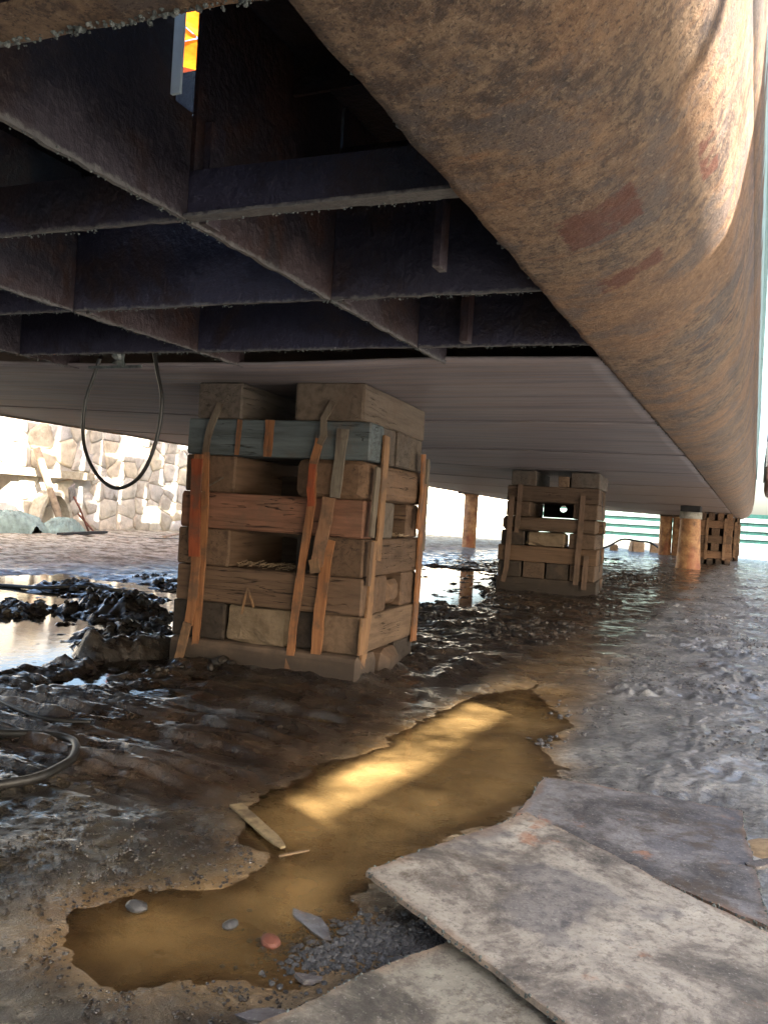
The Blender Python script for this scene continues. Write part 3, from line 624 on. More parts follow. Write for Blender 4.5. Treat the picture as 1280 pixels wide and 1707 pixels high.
# ---------------------------------------------------------------- timber cribs
GREY = (0.089, 0.074, 0.061); BRN = (0.102, 0.065, 0.043); TAN = (0.132, 0.083, 0.053); DRK = (0.041, 0.032, 0.026); BLU = (0.099, 0.122, 0.132); PNK = (0.191, 0.096, 0.063); CON = (0.178, 0.132, 0.089)
def timber(root, axis, a0, a1, b0, b1, z0, z1, col, rnd=.012, mat='timber', name='timber', wav=.004):
    """squared timber with worn arrises; axis 'x' or 'y' is its length, b the other horizontal span"""
    L = a1 - a0; W = b1 - b0; H = z1 - z0; n = max(4, int(L / .09)); sec = []
    m_ = 5 
    hw, hh = W / 2, H / 2; r = min(rnd, hw * .8, hh * .8)
    for cx, cy, t0 in ((hw - r, hh - r, 0), (-hw + r, hh - r, 90), (-hw + r, -hh + r, 180), (hw - r, -hh + r, 270)):
        for q in range(3): t = R(t0 + q * 45); sec.append((cx + r * math.cos(t), cy + r * math.sin(t)))
        # a midpoint on the following face for unevenness
        nxt = {0: (0, hh), 90: (-hw, 0), 180: (0, -hh), 270: (hw, 0)}[t0]; sec.append(nxt)
    V = []; Fc = []; k = len(sec); s = random.randint(0, 9999)
    st = [-L / 2, -L / 2 + r * .6] + [(-L / 2 + L * i / n) for i in range(1, n)] + [L / 2 - r * .6, L / 2]
    for i, x in enumerate(st):
        sh = 1 - (.6 * r / min(hw, hh)) if i in (0, len(st) - 1) else 1
        wy = wav * 2 * float(fbm(np.array(x * 2.), np.array(0.), 2, s)); wz = 0
        for q, (cy, cz) in enumerate(sec):
            j = wav * 1.6 * float(fbm(np.array(x * 9.), np.array(q * .9), 2, s + 3))
            V.append((x + (j if i in (0, len(st) - 1) else 0), cy * sh + wy + j * .7, cz * sh * (1 if abs(cz) < hh * .99 else 1) + j * .5))
        if i:
            for q in range(k): Fc.append(((i - 1) * k + q, (i - 1) * k + (q + 1) % k, i * k + (q + 1) % k, i * k + q))
    for e in (0, len(st) - 1):
        V.append((st[e], 0, 0)); c = len(V) - 1
        for q in range(k):
            f = (e * k + q, e * k + (q + 1) % k, c); Fc.append(f[::-1] if e == 0 else f)
    cx, cy = ((a0 + a1) / 2, (b0 + b1) / 2) if axis == 'x' else ((b0 + b1) / 2, (a0 + a1) / 2)
    o = mesh_obj(name, V, Fc, M[mat], root, False, (cx, cy, (z0 + z1) / 2), (0, 0, (0 if axis == 'x' else math.pi / 2) + random.gauss(0, .006)))
    bm = bmesh.new(); bm.from_mesh(o.data); bmesh.ops.recalc_face_normals(bm, faces=bm.faces); bm.to_mesh(o.data); bm.free()
    v = random.uniform(.88, 1.1); o.color = (col[0] * v, col[1] * v, col[2] * v, 1)
    return o
def batten(root, pts, wid, th, nrm, col, name='batten'):
    """lath following pts (local) on a face with outward normal nrm"""
    P = [Vector(p) for p in pts]; nr = Vector(nrm); V = []; Fc = []
    Q = []
    for i in range(len(P) - 1):
        for j in range(4): Q.append(P[i].lerp(P[i + 1], j / 4))
    Q.append(P[-1])
    c0 = sum(Q, Vector()) / len(Q); s = random.randint(0, 999)
    for i, p in enumerate(Q):
        d = (Q[min(i + 1, len(Q) - 1)] - Q[max(i - 1, 0)]).normalized(); sd = d.cross(nr).normalized()
        w_ = wid * (1 + .3 * float(fbm(np.array(i * .8), np.array(0.), 2, s))); o_ = nr * (.004 * float(vn(np.array(i * .7), np.array(0.), s)))
        for a, b in ((-1, 0), (1, 0), (1, 1), (-1, 1)): V.append(p - c0 + sd * a * w_ / 2 + nr * b * th + o_)
        if i:
            for q in range(4): Fc.append(((i - 1) * 4 + q, (i - 1) * 4 + (q + 1) % 4, i * 4 + (q + 1) % 4, i * 4 + q))
    e = len(Q) - 1; Fc += [(0, 1, 2, 3), (e * 4 + 3, e * 4 + 2, e * 4 + 1, e * 4)]
    o = mesh_obj(name, V, Fc, M['batten'], root, loc=c0)
    bm = bmesh.new(); bm.from_mesh(o.data); bmesh.ops.recalc_face_normals(bm, faces=bm.faces); bm.to_mesh(o.data); bm.free()
    o.color = (*col, 1); return o

crib = empty('timber_crib', (-2.786, 3.664, 0), .075, label='big nearest block stack of crossed timbers tied with orange battens, under the hull', cat='timber stack', group='block stacks carrying the hull')
Lz = [1.50, 1.31, 1.117, .922, .730, .535, .343, .150, -.04]
def T(ax, a0, a1, b0, b1, L, col, **k):
    return timber(crib, ax, a0, a1, b0, b1, Lz[L] + k.pop('dz0', .001), Lz[L - 1] - k.pop('dz1', .001), col, **k)
T('y', .0, 1.0, .05, .315, 1, GREY); T('y', -.01, 1.04, .625, 1.0, 1, (.115, .09, .068))
T('x', .0, 1.04, .0, .20, 2, BLU); T('x', .0, 1.03, .215, .42, 2, GREY); T('x', .02, 1.04, .43, .65, 2, GREY); T('x', .02, 1.02, .665, .93, 2, (.10, .08, .062))
T('y', .01, .95, .0, .30, 3, BRN); T('y', .0, .97, .655, 1.035, 3, TAN, rnd=.035)
T('x', -.01, 1.03, .0, .185, 4, PNK); T('x', .0, 1.05, .2, .40, 4, GREY); T('x', .01, 1.02, .72, .93, 4, BRN)
T('y', -.01, .93, -.02, .29, 5, BRN); T('y', .03, .9, .665, .79, 5, DRK); T('y', .0, .96, .80, 1.04, 5, BRN)
T('x', -.01, 1.045, -.005, .225, 6, BRN); T('x', .02, 1.04, .245, .38, 6, BRN); T('x', .02, 1.03, .42, .64, 6, TAN, dz0=.03, dz1=.035, rnd=.04); T('x', .0, 1.03, .66, .93, 6, BRN)
T('y', .0, .93, -.03, .285, 7, DRK); timber(crib, 'x', .30, .645, .0, .22, Lz[7], Lz[6] - .004, CON, rnd=.02, mat='conc', name='concrete_block', wav=.02)
T('y', .04, .9, .655, .80, 7, DRK); T('y', .01, .95, .815, 1.04, 7, (.13, .088, .058))
T('x', -.03, 1.06, -.03, .24, 8, (.12, .085, .062), rnd=.03); T('x', .05, 1.10, .27, .55, 8, TAN, rnd=.07); T('x', .0, 1.03, .6, .93, 8, DRK)
# short packing pieces seen inside the gaps
timber(crib, 'x', .05, .9, .55, .75, Lz[3], Lz[3] + .12, DRK); timber(crib, 'x', .1, .9, .62, .8, Lz[5], Lz[5] + .15, DRK)
H1 = 1.5
def cu(cx, cy):
    z = H1 * (1 - (cy - 97) / (1253 + .10 * max(0, cx - 137))); Lf = 137 - (cy - 97) * .07; Rg = 868 + (cy - 97) * .025
    return ((cx - Lf) / (Rg - Lf) * 1.035, z)
def FB(pts, wid, col, th=.012, name='batten', v0=-.006):
    P = []
    for cx, cy in pts: u, z = cu(cx, cy); P.append((u, v0, z))
    batten(crib, P, wid, th, (0, -1, 0), col, name)
OR = (0.223, 0.102, 0.046); ORR = (0.211, 0.053, 0.022); GB = (0.124, 0.102, 0.077); YB = (0.205, 0.118, 0.062)
FB([(185, 420), (165, 700), (172, 900), (150, 1100), (135, 1170)], .052, OR, v0=-.02)
FB([(210, 410), (208, 640), (195, 900), (178, 1100), (160, 1335)], .04, OR, v0=-.01)
FB([(180, 440), (172, 640), (168, 870)], .06, ORR, v0=-.030)
FB([(140, 1160), (95, 1330)], .045, YB, v0=-.035)
FB([(270, 190), (232, 290), (215, 350), (205, 420)], .035, GB)
FB([(690, 345), (668, 460), (672, 620), (655, 800), (640, 960), (622, 1180), (612, 1385)], .042, OR, v0=-.016)
FB([(735, 180), (700, 260), (705, 330), (690, 370)], .032, GB, v0=-.02)
FB([(672, 455), (668, 560), (675, 640)], .036, ORR, v0=-.030)
FB([(775, 300), (768, 450), (762, 600)], .055, (.15, .13, .105))
FB([(742, 600), (735, 700), (715, 830), (708, 900)], .062, (.19, .105, .062), v0=-.018)
FB([(755, 785), (742, 900), (730, 1100), (728, 1250), (718, 1420)], .056, OR, v0=-.006)
FB([(700, 870), (712, 930)], .05, YB, v0=-.034)
FB([(380, 1120), (405, 1000), (435, 1090)], .010, YB, .006)
FB([(215, 560), (285, 520)], .008, GB, .006)
# orange paint marks on the blue timber as thin inlaid wedges
FB([(352, 262), (338, 420)], .028, OR, .004, 'wedge_slip', -.001); FB([(478, 262), (470, 425)], .05, OR, .004, 'wedge_slip', -.001)
def SBt(pts, wid, col, off=.0):   # side battens: (v, z)
    batten(crib, [(1.045 + off, v, z) for v, z in pts], wid, .012, (1, 0, 0), col)
SBt([(.07, 1.09), (.05, .9), (.03, .74)], .06, GB, .012); SBt([(.2, 1.26), (.19, 1.0), (.19, .8), (.17, .62)], .075, YB)
SBt([(.82, 1.22), (.84, 1.0), (.80, .78)], .055, OR, .012); SBt([(.12, .72), (.1, .45), (.05, .15), (.02, .02)], .07, YB)
SBt([(.90, 1.05), (.91, .8), (.90, .45), (.88, .12)], .08, OR); SBt([(.03, .72), (.02, .5)], .04, BRN, .016); SBt([(.97, 1.2), (.97, .9), (.955, .65)], .05, GB)
SBt([(.02, .16), (.03, .34)], .1, YB, .004)
# straw and splinters in the openings
sp = []
V = []; Fc = []
for i in range(120):
    x = random.uniform(.3, .65); y = random.uniform(.02, .2); z = Lz[5] + random.uniform(.0, .03) ; a = random.uniform(-1, 1)
    v, f = tube_vf([(x, y, z), (x + .03 * math.cos(a), y + .02 * math.sin(a), z + random.uniform(0, .015))], .0012, 3, len(V)); V += v; Fc += f
for i in range(60):
    y = random.uniform(.42, .7); x = random.uniform(.9, 1.04); z = Lz[4] + random.uniform(0, .02); a = random.uniform(0, 6)
    v, f = tube_vf([(x, y, z), (x + .04 * math.cos(a), y + .05 * math.sin(a), z + .01)], .0015, 3, len(V)); V += v; Fc += f
o = mesh_obj('straw', V, Fc, M['batten'], crib); o.color = (.4, .3, .2, 1); o['kind'] = 'stuff'

crib2 = empty('timber_crib', (-2.79, 9.87, 0), .085, label='middle block stack with a pale boulder-like block in its face and a bright hole', cat='timber stack', group='block stacks carrying the hull')
crib2.scale = (1.07, 1.12, 1); Hc = 1.47; Z2 = [Hc - .0, 1.29, 1.10, .92, .75, .57, .38, .19, -.04]
def T2(ax, a0, a1, b0, b1, L, col, **k): return timber(crib2, ax, a0, a1, b0, b1, Z2[L] + .001, Z2[L - 1] - .001 - k.pop('dz1', 0), col, **k)
G2 = (.095, .064, .045)
T2('y', 0, 1.0, .08, .36, 1, GREY); T2('y', 0, 1, .74, 1.05, 1, GREY); T2('y', 0, .5, .6, .72, 1, (.15, .1, .065), dz1=.05)
T2('x', .04, 1.05, 0, .22, 2, G2); T2('x', .02, 1.04, .4, .6, 2, G2); T2('x', .02, 1.04, .78, 1., 2, G2)
T2('y', 0, 1.0, .04, .3, 3, G2); T2('y', .02, 1, .78, 1.04, 3, G2)
bd = None
T2('x', 0, 1.05, 0, .22, 4, G2, rnd=.05); T2('x', 0, 1.06, .75, 1, 4, TAN); T2('x', .05, 1., .35, .6, 4, G2)
T2('y', 0, 1, .0, .26, 5, DRK); timber(crib2, 'x', .28, .72, .0, .25, Z2[5], Z2[4] - .005, CON, rnd=.05, mat='conc', name='concrete_block', wav=.02); T2('y', 0, 1, .76, 1.04, 5, G2)
T2('x', -.03, 1.06, 0, .24, 6, TAN); T2('x', -.02, 1.05, .4, .62, 6, G2); T2('x', 0, 1.06, .78, 1, 6, TAN)
T2('y', 0, 1, -.02, .24, 7, DRK); T2('y', 0, 1, .26, .5, 7, G2); T2('y', 0, 1, .52, .76, 7, DRK); T2('y', 0, 1, .78, 1.05, 7, G2)
T2('x', -.03, 1.07, 0, .25, 8, DRK); T2('x', -.02, 1.06, .3, .6, 8, DRK); T2('x', -.02, 1.06, .72, 1.0, 8, BRN)
# board closing the back of the upper gap, with the round hole that shows light
V = []; Fc = []
hc = (.545, 1.05); hr = .042; ring_n = 16
for yy in (1.0, 1.02):
    for q in range(ring_n): t = 2 * math.pi * q / ring_n; V.append((hc[0] + hr * math.cos(t), yy, hc[1] + hr * math.sin(t)))
    for q in range(ring_n):
        t = 2 * math.pi * q / ring_n; c_, s_ = math.cos(t), math.sin(t); sc = 1 / max(abs(c_) / 1, abs(s_) / 1); V.append((hc[0] + .24 * c_ * sc, yy, hc[1] + (.10 if s_ > 0 else .12) * s_ * sc))
for q in range(ring_n):
    a, b = q, (q + 1) % ring_n; Fc += [(a, b, b + 16, a + 16), (32 + a, 48 + a, 48 + b, 32 + b), (a, 32 + a, 32 + b, b)]
o = mesh_obj('holed_board', V, Fc, M['timber'], crib2); o.color = (*DRK, 1)
for pts in ([(.19, 1.3), (.18, .9), (.17, .72)], [(.1, 1.15), (.09, .7), (.08, .3), (.05, .12)], [(.88, 1.2), (.87, .8), (.86, .5), (.85, .15)], [(.95, .5), (.94, .1)]):
    batten(crib2, [(u, -.01, z) for u, z in pts], .055, .014, (0, -1, 0), (.13, .085, .06))
tube('tie_wire', spline([(1.07, .1, 1.25), (1.085, .15, .9), (1.10, .2, .8), (1.08, .25, .7), (1.07, .3, .3)]), .004, M['rubber'], crib2, 5)

def simple_crib(loc, rz, W, D, H, label, nl=7):
    root = empty('timber_crib', loc, rz, label=label, cat='timber stack', group='block stacks carrying the hull')
    lh = (H + .03) / nl
    for i in range(nl):
        z0 = -.03 + i * lh; ax = 'x' if (nl - i) % 2 == 0 else 'y'
        A, B = (W, D) if ax == 'x' else (D, W)
        for q in range(3 if i % 3 else 4):
            nn_ = 3 if i % 3 else 4; wd = B / nn_ * .74; b0 = q * (B - wd) / (nn_ - 1)
            timber(root, ax, 0 + random.uniform(-.02, .02), A + random.uniform(-.02, .03), b0, b0 + wd, z0, z0 + lh - .003, random.choice([TAN, BRN, BRN, (.17, .10, .06)]))
    timber(root, 'x', W * .12, W * .88, D * .3, D * .62, 0, H - .02, DRK, name='gap_core')  # dark core added so bright gaps between the timbers read as shade
    for u in (.25, .8): batten(root, [(W * u, -.01, H * .9), (W * (u - .02), -.01, H * .1)], .07, .015, (0, -1, 0), (.20, .12, .07))
    for v in (.25, .8): batten(root, [(W + .01, D * v, H * .85), (W + .01, D * v, H * .15)], .07, .015, (1, 0, 0), (.20, .12, .07))
    return root
simple_crib((-1.33, 23.7, 0), .05, .80, .9, 1.37, 'far block stack behind the thick brown pipe prop, second farthest')
simple_crib((-.95, 27.4, 0), .05, .55, .8, 1.33, 'farthest thin block stack in front of the green fence')

# ---------------------------------------------------------------- pipe props
def prop(name, x, y, r, htop, pad, label, flare=0, padw=.3, cap=None):
    root = empty(name, (x, y, 0), 0, label=label, cat='prop', group='pipe props under the hull')
    n = 24; zs = [-.05, .05, .3, htop * .7, htop - pad - .06, htop - pad - .04, htop - pad]
    rr = [r + flare, r + flare * .8, r + flare * .5, r, r, r * 1.08, r * 1.08]
    tube('pipe', [(0, 0, z) for z in zs], rr, M['pipe'], root, n)
    if cap: tube('cap_ring', [(0, 0, htop - pad - cap), (0, 0, htop - pad + .001)], r * 1.1, M['conc'], root, n).color = (.34, .33, .29, 1)
    o = box('pad_block', -padw / 2, padw / 2, -padw / 2, padw / 2, htop - pad + .002, htop, M['dark'] if cap else M['timber'], root, .01); o.color = (.09, .07, .05, 1)
    return root
prop('pipe_prop', -7.25, 22.4, .19, hz(-7, 22.4) + .12, .12, 'slim rusty pipe prop with a square head standing alone at left', 0, .62)
prop('pipe_prop', -1.30, 19.7, .215, hz(-1.3, 19.7) , .13, 'thick brown pipe prop with a grey ring at its top beside the far stack', .06, .42, cap=.15)
for x, lb in ((-2.66, 'left one of two brown posts far behind the thick pipe prop'), (-2.25, 'right one of two brown posts far behind the thick pipe prop')):
    prop('pipe_prop', x, 29.0, .2, hz(-2, 29) , .05, lb, 0, .4)

# ---------------------------------------------------------------- cables and hoses
o = tube('hanging_cable', spline([(-2.80, 3.0, 1.50), (-2.83, 3.0, 1.42), (-2.875, 3.0, 1.28), (-2.865, 3.0, 1.10), (-2.77, 2.99, .965), (-2.64, 2.98, .905), (-2.51, 2.98, .965), (-2.435, 2.98, 1.12), (-2.415, 2.98, 1.30), (-2.45, 2.98, 1.43), (-2.475, 2.98, 1.52)], 8), .0085, M['rubber'])
tag(o, 'black cable hanging in a loop below the hull frames', 'cable')
o = tube('ground_cable', spline([(x, y, gz(x, y) + .02) for x, y in ((-7.2, 5.0), (-6.5, 5.30), (-6.1, 5.50), (-5.7, 5.55), (-5.45, 5.8), (-5.1, 6.3), (-4.9, 6.7), (-4.3, 7.4), (-3.8, 8.2))], 8), .017, M['rubber'])
tag(o, 'long black cable lying across the mud behind the dark clods', 'cable')
hp = [(-2.5, 2.05), (-2.33, 2.13), (-2.2, 2.19), (-2.09, 2.20), (-2.00, 2.14), (-1.93, 2.05), (-1.89, 1.95), (-1.87, 1.87), (-1.89, 1.80), (-1.95, 1.73), (-2.1, 1.64), (-2.3, 1.58)]
o = tube('hose', spline([(x, y, .034 + .004 * math.sin(x * 30)) for x, y in hp], 8), .014, M['rubber'], n=10)
tag(o, 'thick dark hose bent back on the wet mud at far left', 'hose')
o = tube('hose', spline([(x, y, .030) for x, y in ((-3.2, 2.55), (-2.9, 2.52), (-2.6, 2.42), (-2.35, 2.36), (-2.2, 2.42))], 8), .008, M['rubber'], n=8)
tag(o, 'thin dark hose half sunk in the grooved mud behind the thick hose', 'hose')

# ---------------------------------------------------------------- cut steel plates in the foreground
def steel_plate(corners, th, col, label, seg=.03, jag=.006, bow=0, res=44):
    """corners: 4 x (x,y,z) of the top surface, ragged edges, own thickness"""
    c = [Vector(p) for p in corners]; ctr = sum(c, Vector()) / 4; s = random.randint(0, 999)
    def pt(u, v): return (c[0] * (1 - u) + c[1] * u) * (1 - v) + (c[3] * (1 - u) + c[2] * u) * v
    V = []; n = res; ed = []
    lu = (c[1] - c[0]).normalized(); lv = (c[3] - c[0]).normalized()
    for j in range(n + 1):
        for i in range(n + 1):
            u, v = i / n, j / n; p = pt(u, v)
            if i in (0, n): p = p + lu * (jag * 2 * float(fbm(np.array(v * 26), np.array(i * 1.), 4, s, .6)) + jag * 3 * float(fbm(np.array(v * 4), np.array(i * 1.), 2, s + 2)))
            if j in (0, n): p = p + lv * (jag * 2 * float(fbm(np.array(u * 26), np.array(j * 1.), 4, s + 5, .6)) + jag * 3 * float(fbm(np.array(u * 4), np.array(j * 1.), 2, s + 7)))
            p = p + Vector((0, 0, bow * (4 * u * (1 - u) * 4 * v * (1 - v)) + .004 * float(fbm(np.array(u * 3.), np.array(v * 3.), 2, s))))
            V.append(p - ctr); ed.append(1 - min(1, min(u, 1 - u, v, 1 - v) / .12))
    top = len(V)
    for p in V[:top]: pass
    Fc = []
    for j in range(n):
        for i in range(n): a = j * (n + 1) + i; Fc.append((a, a + 1, a + n + 2, a + n + 1))
    V += [p - Vector((0, 0, th)) for p in V[:top]]; ed += [1] * top
    for j in range(n):
        for i in range(n): a = top + j * (n + 1) + i; Fc.append((a + n + 1, a + n + 2, a + 1, a))
    per = [i for i in range(n + 1)] + [(j * (n + 1) + n) for j in range(1, n + 1)] + [n * (n + 1) + i for i in range(n - 1, -1, -1)] + [j * (n + 1) for j in range(n - 1, 0, -1)]
    for q in range(len(per)): a, b = per[q], per[(q + 1) % len(per)]; Fc.append((a, b, b + top, a + top))
    root = empty('steel_plate', ctr, 0, label=label, cat='steel plate', group='cut steel plates on the mud')
    o = mesh_obj('sheet', V, Fc, M['plate'], root)
    bm = bmesh.new(); bm.from_mesh(o.data); bmesh.ops.recalc_face_normals(bm, faces=bm.faces); bm.to_mesh(o.data); bm.free()
    at = o.data.attributes.new('edge', 'FLOAT', 'POINT'); at.data.foreach_set('value', np.array(ed, np.float32)); o.color = (*col, 1)
    sp = []
    for q in range(len(per)):
        for _ in range(5):
            p = V[per[q]].lerp(V[per[(q + 1) % len(per)]], random.random())
            if random.random() < .75: sp.append((p + Vector((random.gauss(0, .0015), random.gauss(0, .0015), random.uniform(-th, .001))), random.uniform(.0012, .0034)))
    b = blobs('cut_slag', sp, M['slag'], root, 1, 1, .2); b['kind'] = 'stuff'
    return root
steel_plate([(-.497, 1.619, .030), (.22, 1.16, .030), (.05, .76, .030), (-.72, 1.12, .030)], .010, (.8, .8, .74), 'light rusty plate at the bottom edge, tucked under the large one')
steel_plate([(-.590, 2.760, .032), (.010, 2.785, .032), (.075, 2.00, .032), (-.575, 2.33, .030)], .010, (.52, .54, .62), 'dark purple-grey plate lying behind the large light one')
steel_plate([(-.752, 1.705, .075), (-.522, 2.278, .070), (.38, 1.72, .048), (.13, 1.16, .044)], .012, (1.02, 1.0, .97), 'large light grey-white plate lying on top of the other two', bow=.006, jag=.007)

# ---------------------------------------------------------------- small litter
o = None
def lath(name, p0, p1, wid, th, col, label, cat):
    d = (Vector(p1) - Vector(p0)); L = d.length; a = math.atan2(d.y, d.x); V = []; Fc = []; n = 10; s = random.randint(0, 99)
    for i in range(n + 1):
        x = L * i / n; ww = wid / 2 * (1 + .25 * float(fbm(np.array(i * .7), np.array(0.), 2, s))) * (1 if i < n - 1 else (.75 if i == n - 1 else .35))
        for y, z in ((-ww, 0), (ww, 0), (ww, th), (-ww, th)): V.append((x, y, z))
        if i:
            for q in range(4): Fc.append(((i - 1) * 4 + q, (i - 1) * 4 + (q + 1) % 4, i * 4 + (q + 1) % 4, i * 4 + q))
    Fc += [(3, 2, 1, 0), (n * 4, n * 4 + 1, n * 4 + 2, n * 4 + 3)]
    o = mesh_obj(name, V, Fc, M['batten'], loc=p0, rot=(0, 0, a)); o.color = (*col, 1); tag(o, label, cat); return o
lath('slat', (-1.30, 2.03, .012), (-1.035, 1.845, .008), .036, .006, (.30, .23, .13), 'pale flat wooden slat lying at the edge of the amber puddle', 'slat')
lath('wood_splinter', (-1.02, 1.80, .010), (-.975, 1.87, .022), .007, .004, (.22, .15, .09), 'small bent splinter at the tip of the pale slat', 'splinter')
V, Fc = blob_vf((0, 0, 0), .026, 2, 0, .4, .06); o = mesh_obj('stone', V, Fc, M['redstone'], loc=(-.832, 1.455, .005)); tag(o, 'flat red stone at the right end of the amber puddle', 'stone')
V, Fc = blob_vf((0, 0, 0), .022, 2, 0, .5, .06); o = mesh_obj('stone', V, Fc, M['gravel'], loc=(-1.145, 1.43, .008)); tag(o, 'round dark stone on the left rim of the amber puddle', 'stone')
V, Fc = blob_vf((0, 0, 0), .016, 2, 0, .5, .06); o = mesh_obj('stone', V, Fc, M['gravel'], loc=(-.94, 1.475, .002)); tag(o, 'small dark stone out in the amber puddle', 'stone')
def flake(x, y, w, h, a, label, col=(.10, .11, .14), z=None):
    n = 11; V = []; Fc = []; s = random.uniform(0, 9)
    zb = gz(x, y) + .004 if z is None else z
    for lay in (0, .007):
        for i in range(n):
            t = 2 * math.pi * i / n; r = 1 + .3 * math.sin(3 * t + s) * random.uniform(.3, 1) + random.uniform(-.1, .1); V.append((w / 2 * r * math.cos(t), h / 2 * r * math.sin(t), lay + random.uniform(0, .002)))
    Fc.append(tuple(range(n))[::-1]); Fc.append(tuple(range(n, 2 * n)))
    for i in range(n): Fc.append((i, (i + 1) % n, n + (i + 1) % n, n + i))
    o = mesh_obj('steel_offcut', V, Fc, M['plate'], loc=(x, y, zb), rot=(random.uniform(-.1, .1), random.uniform(-.1, .1), a)); o.color = (*col, 1); tag(o, label, 'steel offcut'); return o
flake(-.795, 1.565, .135, .045, -.55, 'long dark blue-grey offcut lying by the red stone', (.45, .5, .62))
flake(-.69, 1.235, .12, .04, .5, 'thin dark flake among the grit at the bottom of the picture', (.35, .35, .4))
flake(-.70, 1.37, .05, .03, .3, 'small dark flake just above the light bottom plate', (.35, .35, .4))
flake(.062, 2.36, .10, .03, .9, 'dark curled offcut at the right edge beside the purple-grey plate', (.3, .3, .34), .03)
o = tube('twisted_rag', spline([(-.455, 1.555, .024), (-.43, 1.570, .028), (-.41, 1.575, .024), (-.385, 1.600, .028)]), [.005 + .002 * random.random() for _ in range(25)], M['bluish'], n=6, jit=.3)
tag(o, 'twisted blue-grey strip lying on the bottom plate by the big plate', 'strip')
V, Fc = blob_vf((0, 0, 0), .012, 1, 0, .5, .2); o = mesh_obj('chip', V, Fc, M['bluish'], loc=(-.462, 1.60, .022)); tag(o, 'small blue chip beside the twisted strip on the bottom plate', 'chip')
for x, y, r, lb in ((-.31, 1.45, .013, 'tiny rusty flake on the bottom plate, nearest the large plate'), (-.36, 1.33, .016, 'largest rusty flake on the bottom plate, nearest the picture edge')):
    V, Fc = blob_vf((0, 0, 0), r, 1, 0, .3, .2); o = mesh_obj('chip', V, Fc, M['redstone'], loc=(x, y, .020)); tag(o, lb, 'chip', 'rusty flakes on the bottom plate')
# mound of yellow grit at the right edge
V, Fc = blob_vf((0, 0, 0), .12, 3, 0, .14, .03); o = mesh_obj('grit_heap', V, Fc, M['sack'], loc=(.13, 2.56, .0)); o.data.materials[0] = mat_simple('yellow_grit', (.30, .21, .12), .8, 30, .4); tag(o, 'low heap of yellow grit at the right edge', 'heap')
# gravel and mud crumbs: uncountable
def scatter(name, n, fn, rr, mat, flat=.6):
    sp = []
    while len(sp) < n:
        q = fn()
        if q is None: continue
        x, y = q; r = random.uniform(*rr) * random.choice([1, 1, .6, .5]); sp.append(((x, y, gz(x, y) + r * .15), r))
    o = blobs(name, sp, mat, None, 1, flat, .22); o['kind'] = 'stuff'; return o
def f1():
    t = random.random(); x = -.78 + .34 * t + random.gauss(0, .05); y = 1.47 + .22 * t + random.gauss(0, .06); return x, y
o = scatter('gravel', 2600, f1, (.002, .009), M['gravel']); tag(o, 'wet blue-grey gravel spread between the amber puddle and the plates')
def f2():
    x = random.uniform(-1.6, -.55); y = random.uniform(.95, 1.9)
    return (x, y) if fbm(np.array(x * 6), np.array(y * 6), 3, 501) > -.02 and gz(x, y) > 0 else None
o = scatter('grit', 2200, f2, (.0015, .006), M['ground'], .7); tag(o, 'dark grit strewn over the foreground mud')
def f3():
    x = random.uniform(-1.0, .25); y = random.uniform(2.7, 9)
    return (x, y) if fbm(np.array(x * 3), np.array(y * 2), 3, 502) > .10 else None
o = scatter('mud_crumbs', 900, f3, (.004, .014), mat_simple('silt_crumb', (.09, .085, .085), .45, 20), .6); tag(o, 'crumbs of grey silt torn up on the open mud at right')
def f4():
    x = random.uniform(-6, -2.4); y = random.uniform(3.2, 7.5)
    return (x, y) if gz(x, y) > .02 and fbm(np.array(x * 3), np.array(y * 3), 3, 503) > .02 else None
o = scatter('mud_clods', 1300, f4, (.01, .04), mat_simple('dark_mud_clod', (.022, .018, .015), .5, 12), .7); tag(o, 'dark wet mud clods heaped left of the nearest stack')
def f5():
    x = random.uniform(-4.5, -1.2); y = random.uniform(5.0, 16)
    return (x, y) if gz(x, y) > .015 and fbm(np.array(x * 2), np.array(y * 2), 3, 504) > .06 else None
o = scatter('mud_clods', 900, f5, (.012, .04), mat_simple('brown_mud_clod', (.04, .03, .024), .5, 12), .6); tag(o, 'brown mud clods strewn between the first two block stacks')

# ---------------------------------------------------------------- stone retaining wall at left
WX = -14.35
wall = empty('stone_wall', (WX, 25, 0), label='pale masonry retaining wall of irregular stones behind the hull', cat='wall')
def wloc(v): return (v[0] - WX, v[1] - 25, v[2])
nic = (11.95, 13.0, .50, 1.16)
def wbox(name, x0, x1, y0, y1, z0, z1, mat, col=(1, 1, 1), rot=None):
    v, f = boxvf(x0, x1, y0, y1, z0, z1); o = mesh_obj(name, [wloc(q) for q in v], f, mat, wall); o.color = (*col, 1); return o
HB = 2.6
wbox('mortar_backing', WX - .6, WX, 2, nic[0], -.3, HB, M['mortar']); wbox('mortar_backing', WX - .6, WX, nic[1], 70, -.3, HB, M['mortar'])
wbox('mortar_backing', WX - .6, WX, nic[0], nic[1], -.3, nic[2], M['mortar']); wbox('mortar_backing', WX - .6, WX, nic[0], nic[1], nic[3], HB, M['mortar'])
wbox('niche_back', WX - .62, WX - .58, nic[0] - .1, nic[1] + .1, nic[2] - .1, nic[3] + .1, M['conc'], (.16, .12, .08))
wbox('lintel', WX - .2, WX + .22, 9.5, 15.2, 1.19, 1.36, M['conc'], (.42, .37, .27))
wbox('coping', WX - .7, WX + .1, 2, 70, HB + .003, HB + .15, M['conc'], (.5, .47, .42))
